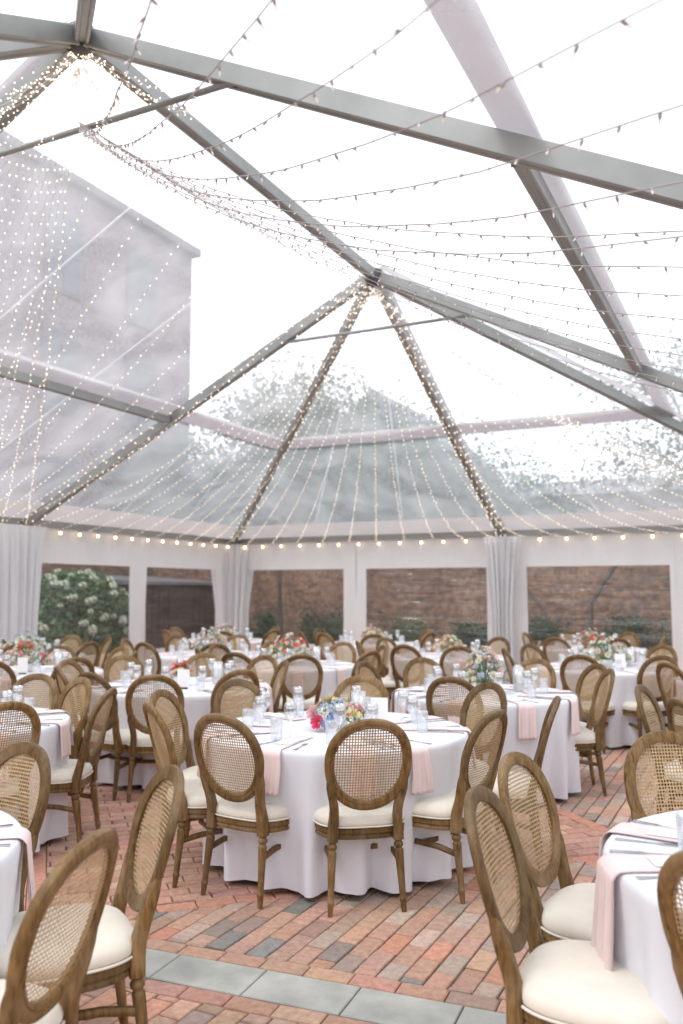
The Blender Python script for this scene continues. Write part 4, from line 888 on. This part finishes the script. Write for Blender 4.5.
# ------------------------------------------------------------------ tables, chairs and what stands on them
FWD = Vector((math.sin(YAW), math.cos(YAW))); RGT = Vector((math.cos(YAW), -math.sin(YAW)))
SECT = ['front', 'front, slightly right', 'front right', 'right', 'back right', 'back, slightly right', 'back', 'back, slightly left', 'back left', 'left', 'front left', 'front, slightly left']
used_sect = {}
def sector(key, dx, dy):
    r_, f_ = RGT.x * dx + RGT.y * dy, FWD.x * dx + FWD.y * dy
    a = math.atan2(r_, -f_) / (2 * PI) * 12
    order = sorted(range(12), key=lambda k: abs((a - k + 6) % 12 - 6)); u = used_sect.setdefault(key, set())
    for k in order:
        if k not in u: u.add(k); return SECT[k]
    return SECT[order[0]]
T = {}
TABLES = [
 # name, x, y, r, description, chairs [(x, y) of the top of the back]
 ('main', 1.99, -11.12, 0.80, 'the middle foreground table', [(1.24, -11.95), (1.83, -12.13), (2.6, -11.96), (3.05, -11.37), (3.22, -10.66, 193), (2.65, -10.08), (1.66, -10.02), (0.98, -10.67), (0.90, -11.42)]),
 ('right_front', 4.64, -12.80, 0.78, 'the right front table', [(3.49, -12.56), (3.54, -13.19, 2), (3.96, -11.76), (4.265, -13.57, 62), (5.0, -11.65), (5.7, -12.3)]),
 ('left_front', 1.46, -14.18, 0.78, 'the left front corner table', [(1.60, -13.24, 262), (2.43, -13.36, 232), (2.75, -14.12, 194)]),
 ('left_mid', -0.40, -12.0, 0.78, 'the table at the left edge', [(0.46, -12.28), (0.52, -11.50), (-0.14, -11.05), (-0.62, -11.00), (-1.3, -11.5), (-1.2, -12.6)]),
 ('pink', -0.30, -9.60, 0.78, 'the table with small pink flowers', [(0.20, -10.62), (0.55, -9.98), (0.42, -9.05), (-0.05, -8.60), (-0.75, -8.62), (-1.30, -9.20), (-1.40, -9.85), (-0.92, -10.45), (-0.35, -10.70)]),
 ('peach', 2.28, -8.95, 0.74, 'the table with tall peach flowers', [(2.28, -9.78), (3.22, -8.62), (3.05, -8.15), (2.45, -7.85), (1.45, -8.20), (1.15, -8.85)]),
 ('back_mid', -0.50, -7.30, 0.76, 'the table with pink white flowers', [(0.20, -8.30), (0.62, -7.55), (0.35, -6.62), (-0.35, -6.22), (-1.20, -6.45), (-1.55, -7.20), (-1.25, -8.00), (-0.55, -8.35)]),
 ('back_left', -2.25, -6.35, 0.76, 'the table below the corner drape', [(-1.6, -7.2), (-1.15, -6.3), (-1.6, -5.5), (-2.5, -5.3), (-3.2, -5.8), (-3.3, -6.8), (-2.5, -7.4)]),
 ('coral', -2.55, -9.25, 0.78, 'the table with coral flowers', [(-2.0, -10.2), (-1.55, -9.6), (-1.6, -8.7), (-2.2, -8.2), (-3.0, -8.3), (-3.6, -9.0), (-3.4, -9.9), (-2.75, -10.3)]),
 ('far_left', -4.3, -7.6, 0.76, 'the table nearest the hydrangea window', [(-3.6, -8.4), (-3.2, -7.6), (-3.7, -6.7), (-4.5, -6.55), (-5.2, -7.3), (-4.6, -8.6)]),
 ('white_fl', 2.80, -6.05, 0.76, 'the table with white lilac flowers', [(2.72, -7.12), (3.45, -6.85), (3.85, -6.0), (3.3, -5.1), (2.5, -5.0), (1.85, -5.6), (1.80, -6.5)]),
 ('centre_back', 0.75, -5.35, 0.76, 'the table before the middle window', [(0.55, -6.40), (1.20, -6.35), (1.80, -5.0), (1.1, -4.3), (0.3, -4.35), (-0.30, -5.0), (-0.25, -5.95)]),
 ('right_back', 4.35, -6.95, 0.76, 'the far right edge table', [(4.25, -8.02), (3.6, -7.72), (3.95, -5.95), (4.9, -5.95), (5.35, -6.8), (5.2, -7.7)]),
 ('right_mid', 4.75, -9.85, 0.78, 'the hidden right edge table', [(3.63, -9.78), (3.92, -10.42), (4.1, -8.9), (4.8, -8.7), (5.7, -9.3), (4.6, -10.9)]),
 ('back_leftwall', -3.9, -3.6, 0.76, 'the far left corner table', [(-3.3, -4.5), (-2.85, -3.7), (-3.4, -2.7), (-4.4, -2.7), (-4.9, -3.6), (-4.4, -4.5)]),
 ('back_wall', -1.25, -3.3, 0.76, 'the back wall table left of the drape', [(-1.6, -4.3), (-0.8, -4.25), (-0.2, -3.5), (-0.6, -2.5), (-1.6, -2.4), (-2.3, -3.1), (-2.15, -4.0)]),
 ('back_wall_r', 2.1, -2.9, 0.76, 'the table under the right window', [(1.8, -3.95), (2.6, -3.85), (3.1, -3.0), (2.5, -2.0), (1.6, -2.0), (1.1, -2.8)]),
 ('back_wall_rr', 4.6, -3.4, 0.76, 'the far right back wall table', [(4.0, -4.3), (4.9, -4.4), (5.5, -3.6), (4.9, -2.5), (3.9, -2.6), (3.5, -3.5)]),
]
SIDE = {'main': 0.13, 'right_front': 0.16}
chair0 = make_chair(); first = True
gl_proto = {}
def inst(key, builder, name, material):
    if key not in gl_proto:
        o = builder().build(name, material); gl_proto[key] = o; o['_new'] = 1; return o
    o = gl_proto[key].copy(); C.objects.link(o); return o
tab0 = {}; 
def on_screen(x, y, z, m=60):
    px, py, w = proj((x, y, z)); return w > 0.1 and -m < px < 683 + m and -m < py < 1024 + m
BACKY = -0.345
for ti, (nm, tx, ty, tr, desc, chs) in enumerate(TABLES):
    if tr not in tab0: to = make_table(tr); tab0[tr] = to
    else: to = dup(tab0[tr])
    to.location = (tx, ty, 0); tag(to, 'round folding table hidden under cloth: ' + desc, 'table', 'round dinner tables')
    co_ = make_cloth(40 + ti, tr, 'tablecloth'); co_.location = (tx, ty, 0); tag(co_, 'long white tablecloth on ' + desc, 'tablecloth', 'white tablecloths')
    for cc in chs:
        bx, by = cc[:2]; d = Vector((tx - bx, ty - by)); L = d.length; d.normalize()
        if not (on_screen(bx, by, 0.9, 70 if nm == 'right_front' else 25) or on_screen(bx, by, 0.45, 25)): continue
        rz = (R(cc[2]) if len(cc) > 2 else math.atan2(d.y, d.x)) - PI / 2 + (rnd.uniform(-0.09, 0.09) if len(cc) < 3 else 0)
        if first: ch = chair0; first = False
        else: ch = dup(chair0)
        ch.rotation_euler = (0, 0, rz); fx, fy = math.cos(rz + PI / 2), math.sin(rz + PI / 2)
        ch.location = (bx - fx * BACKY, by - fy * BACKY, 0)
        sc = sector('ch' + nm, bx - tx, by - ty)
        tag(ch, 'oval cane chair at %s of %s' % (sc, desc), 'chair', 'cane backed dining chairs')
    # place settings
    detail = nm in ('main', 'right_front', 'left_front', 'left_mid', 'pink', 'peach')
    nset = 9
    base = math.atan2(chs[0][1] - ty, chs[0][0] - tx)
    for k in range(nset):
        if nm == 'main': a = {1: R(-90), 3: R(-31)}.get(k, math.atan2(chs[k][1] - ty, chs[k][0] - tx))
        elif k < len(chs) and nm in ('right_front',): a = math.atan2(chs[k][1] - ty, chs[k][0] - tx) + 0.05
        else: a = base + k * 2 * PI / nset
        sx, sy = tx + tr * math.cos(a), ty + tr * math.sin(a)
        if not on_screen(sx, sy, 0.76, 40): continue
        sc = sector('set' + nm, sx - tx, sy - ty)
        hang = 0.20 + rnd.uniform(-0.02, 0.06); wd = 0.125
        if nm == 'right_front': hang = 0.36; wd = 0.17
        q = inst(('nap', tr, nm == 'right_front', k % 3), lambda: napkin_mesh(tr, hang, wd, k), 'napkin', M['blush'])
        q.location = (tx, ty, 0); q.rotation_euler = (0, 0, a); tag(q, 'hanging blush napkin, %s of %s' % (sc, desc), 'napkin', 'blush napkins')
        def put(name, key, builder, material, dr, dt, z, rot, label, cat, group):
            o = inst(key, builder, name, material); aa = a + dt / tr
            o.location = (tx + (tr - dr) * math.cos(aa), ty + (tr - dr) * math.sin(aa), z); o.rotation_euler = (0, 0, aa + rot); tag(o, label, cat, group); return o
        put('tumbler', 'tumbler', lambda: glass_mesh('tumbler'), M['glass'], 0.26, -0.17, 0.7628, rnd.uniform(0, 3), 'clear tumbler, %s of %s' % (sc, desc), 'glass', 'water tumblers')
        if detail or k % 2 == 0:
            put('wine_glass', 'wine', lambda: glass_mesh('wine'), M['glass'], 0.33, -0.10, 0.7628, 0, 'stemmed wine glass, %s of %s' % (sc, desc), 'glass', 'wine glasses')
        if detail:
            put('fork', 'fork', fork_mesh, M['steel'], 0.13, 0.14, 0.7632, PI / 2, 'silver fork, %s of %s' % (sc, desc), 'fork', 'silver forks')
            put('knife', 'knife', knife_mesh, M['steel'], 0.13, -0.13, 0.7632, PI / 2, 'silver knife, %s of %s' % (sc, desc), 'knife', 'silver knives')
            put('menu_card', 'menu', lambda: MB().box((-0.10, -0.048, 0), (0.08, 0.048, 0.0012)), M['card'], 0.20, 0.0, 0.773, 0.03, 'flat white menu card, %s of %s' % (sc, desc), 'card', 'menu cards')
FL = {'main': (['pink', 'yellow', 'white', 'blue', 'cream', 'peach', 'white', 'lightblue'], 0.34, 0.10, 30), 'peach': (['peach', 'blush', 'lightblue', 'white', 'cream', 'blush', 'lightblue', 'cream'], 0.36, 0.28, 40), 'pink': (['pink', 'coral', 'cream', 'rose'], 0.16, 0.14, 14),
      'back_mid': (['white', 'pink', 'blush', 'white', 'cream', 'coral', 'white'], 0.55, 0.26, 40), 'back_left': (['pink', 'blush', 'white', 'white', 'peach', 'white'], 0.5, 0.24, 34), 'coral': (['coral', 'white', 'cream', 'white', 'blush', 'white', 'pink'], 0.5, 0.24, 34),
      'far_left': (['white', 'lightblue', 'cream'], 0.5, 0.26, 30), 'white_fl': (['white', 'white', 'lightblue', 'cream', 'blush', 'white'], 0.5, 0.26, 38), 'centre_back': (['white', 'cream', 'peach'], 0.4, 0.2, 26), 'right_back': (['coral', 'white', 'blue'], 0.4, 0.2, 24),
      'right_front': (['pink', 'white', 'cream'], 0.36, 0.16, 26), 'left_mid': (['white', 'pink'], 0.3, 0.14, 20), 'back_wall': (['white', 'pink', 'cream'], 0.4, 0.2, 22), 'back_wall_r': (['coral', 'peach', 'white'], 0.4, 0.2, 22), 'back_wall_rr': (['white', 'blush'], 0.4, 0.2, 22),
      'back_leftwall': (['white', 'pink'], 0.4, 0.22, 22), 'right_mid': (['white', 'peach'], 0.36, 0.18, 22)}
CW = {'rose': 'deep pink', 'lightblue': 'pale blue', 'blush': 'blush', 'puff': ''}
for ti, (nm, tx, ty, tr, desc, chs) in enumerate(TABLES):
    if nm not in FL or not on_screen(tx, ty, 0.9, 30): continue
    pal, w, h, n = FL[nm]; n = int(n * 1.5); cs = []
    for c_ in pal:
        if CW.get(c_, c_) not in cs: cs.append(CW.get(c_, c_))
    fr = [(-0.03, -0.17, 0.05, 'rose', 0.042), (0.02, -0.16, 0.055, 'blue', 0.04), (0.06, -0.12, 0.08, 'blue', 0.036), (-0.08, -0.14, 0.10, 'pink', 0.04), (0.10, -0.06, 0.11, 'pink', 0.042)] if nm == 'main' else None
    ox = 0.0
    centrepiece(tx + ox, ty, 'loose %s flowers on %s' % (' and '.join(cs[:2]), desc), pal, w, h, n, 60 + ti, fr)
    if nm in ('main', 'pink', 'back_mid', 'right_front', 'coral', 'peach', 'white_fl'):
        o = empty('pillar_candle', (tx + 0.05 + (0.18 if nm != 'main' else 0.0), ty + 0.22, 0.7635)); tag(o, 'cream candle in glass cylinder on ' + desc, 'candle', 'pillar candles')
        MB().lathe([(0.034, 0.004), (0.035, 0.01), (0.035, 0.135), (0.03, 0.14)], 16).build('candle', M['wax'], o); MB().tube([(0, 0, 0.138), (0.001, 0, 0.15)], 0.001, 4).build('wick', M['ink'], o)
        MB().lathe([(0.046, 0.0), (0.048, 0.004), (0.048, 0.20), (0.0465, 0.20), (0.0465, 0.004)], 20, caps=False).build('glass_cylinder', M['glass'], o)
    if nm in ('pink', 'main', 'coral', 'white_fl'):
        o = empty('table_card', (tx + 0.18, ty - 0.22 if nm != 'main' else ty + 0.25, 0.7635), 0.3); tag(o, 'upright white card on ' + desc, 'card', 'upright table cards')
        MB().box((-0.055, -0.001, 0.012), (0.055, 0.001, 0.165)).build('card', M['card'], o); MB().box((-0.035, -0.015, 0), (0.035, 0.015, 0.012)).build('stand', M['timber'], o)
for o in bpy.data.objects:
    if '_new' in o: del o['_new']
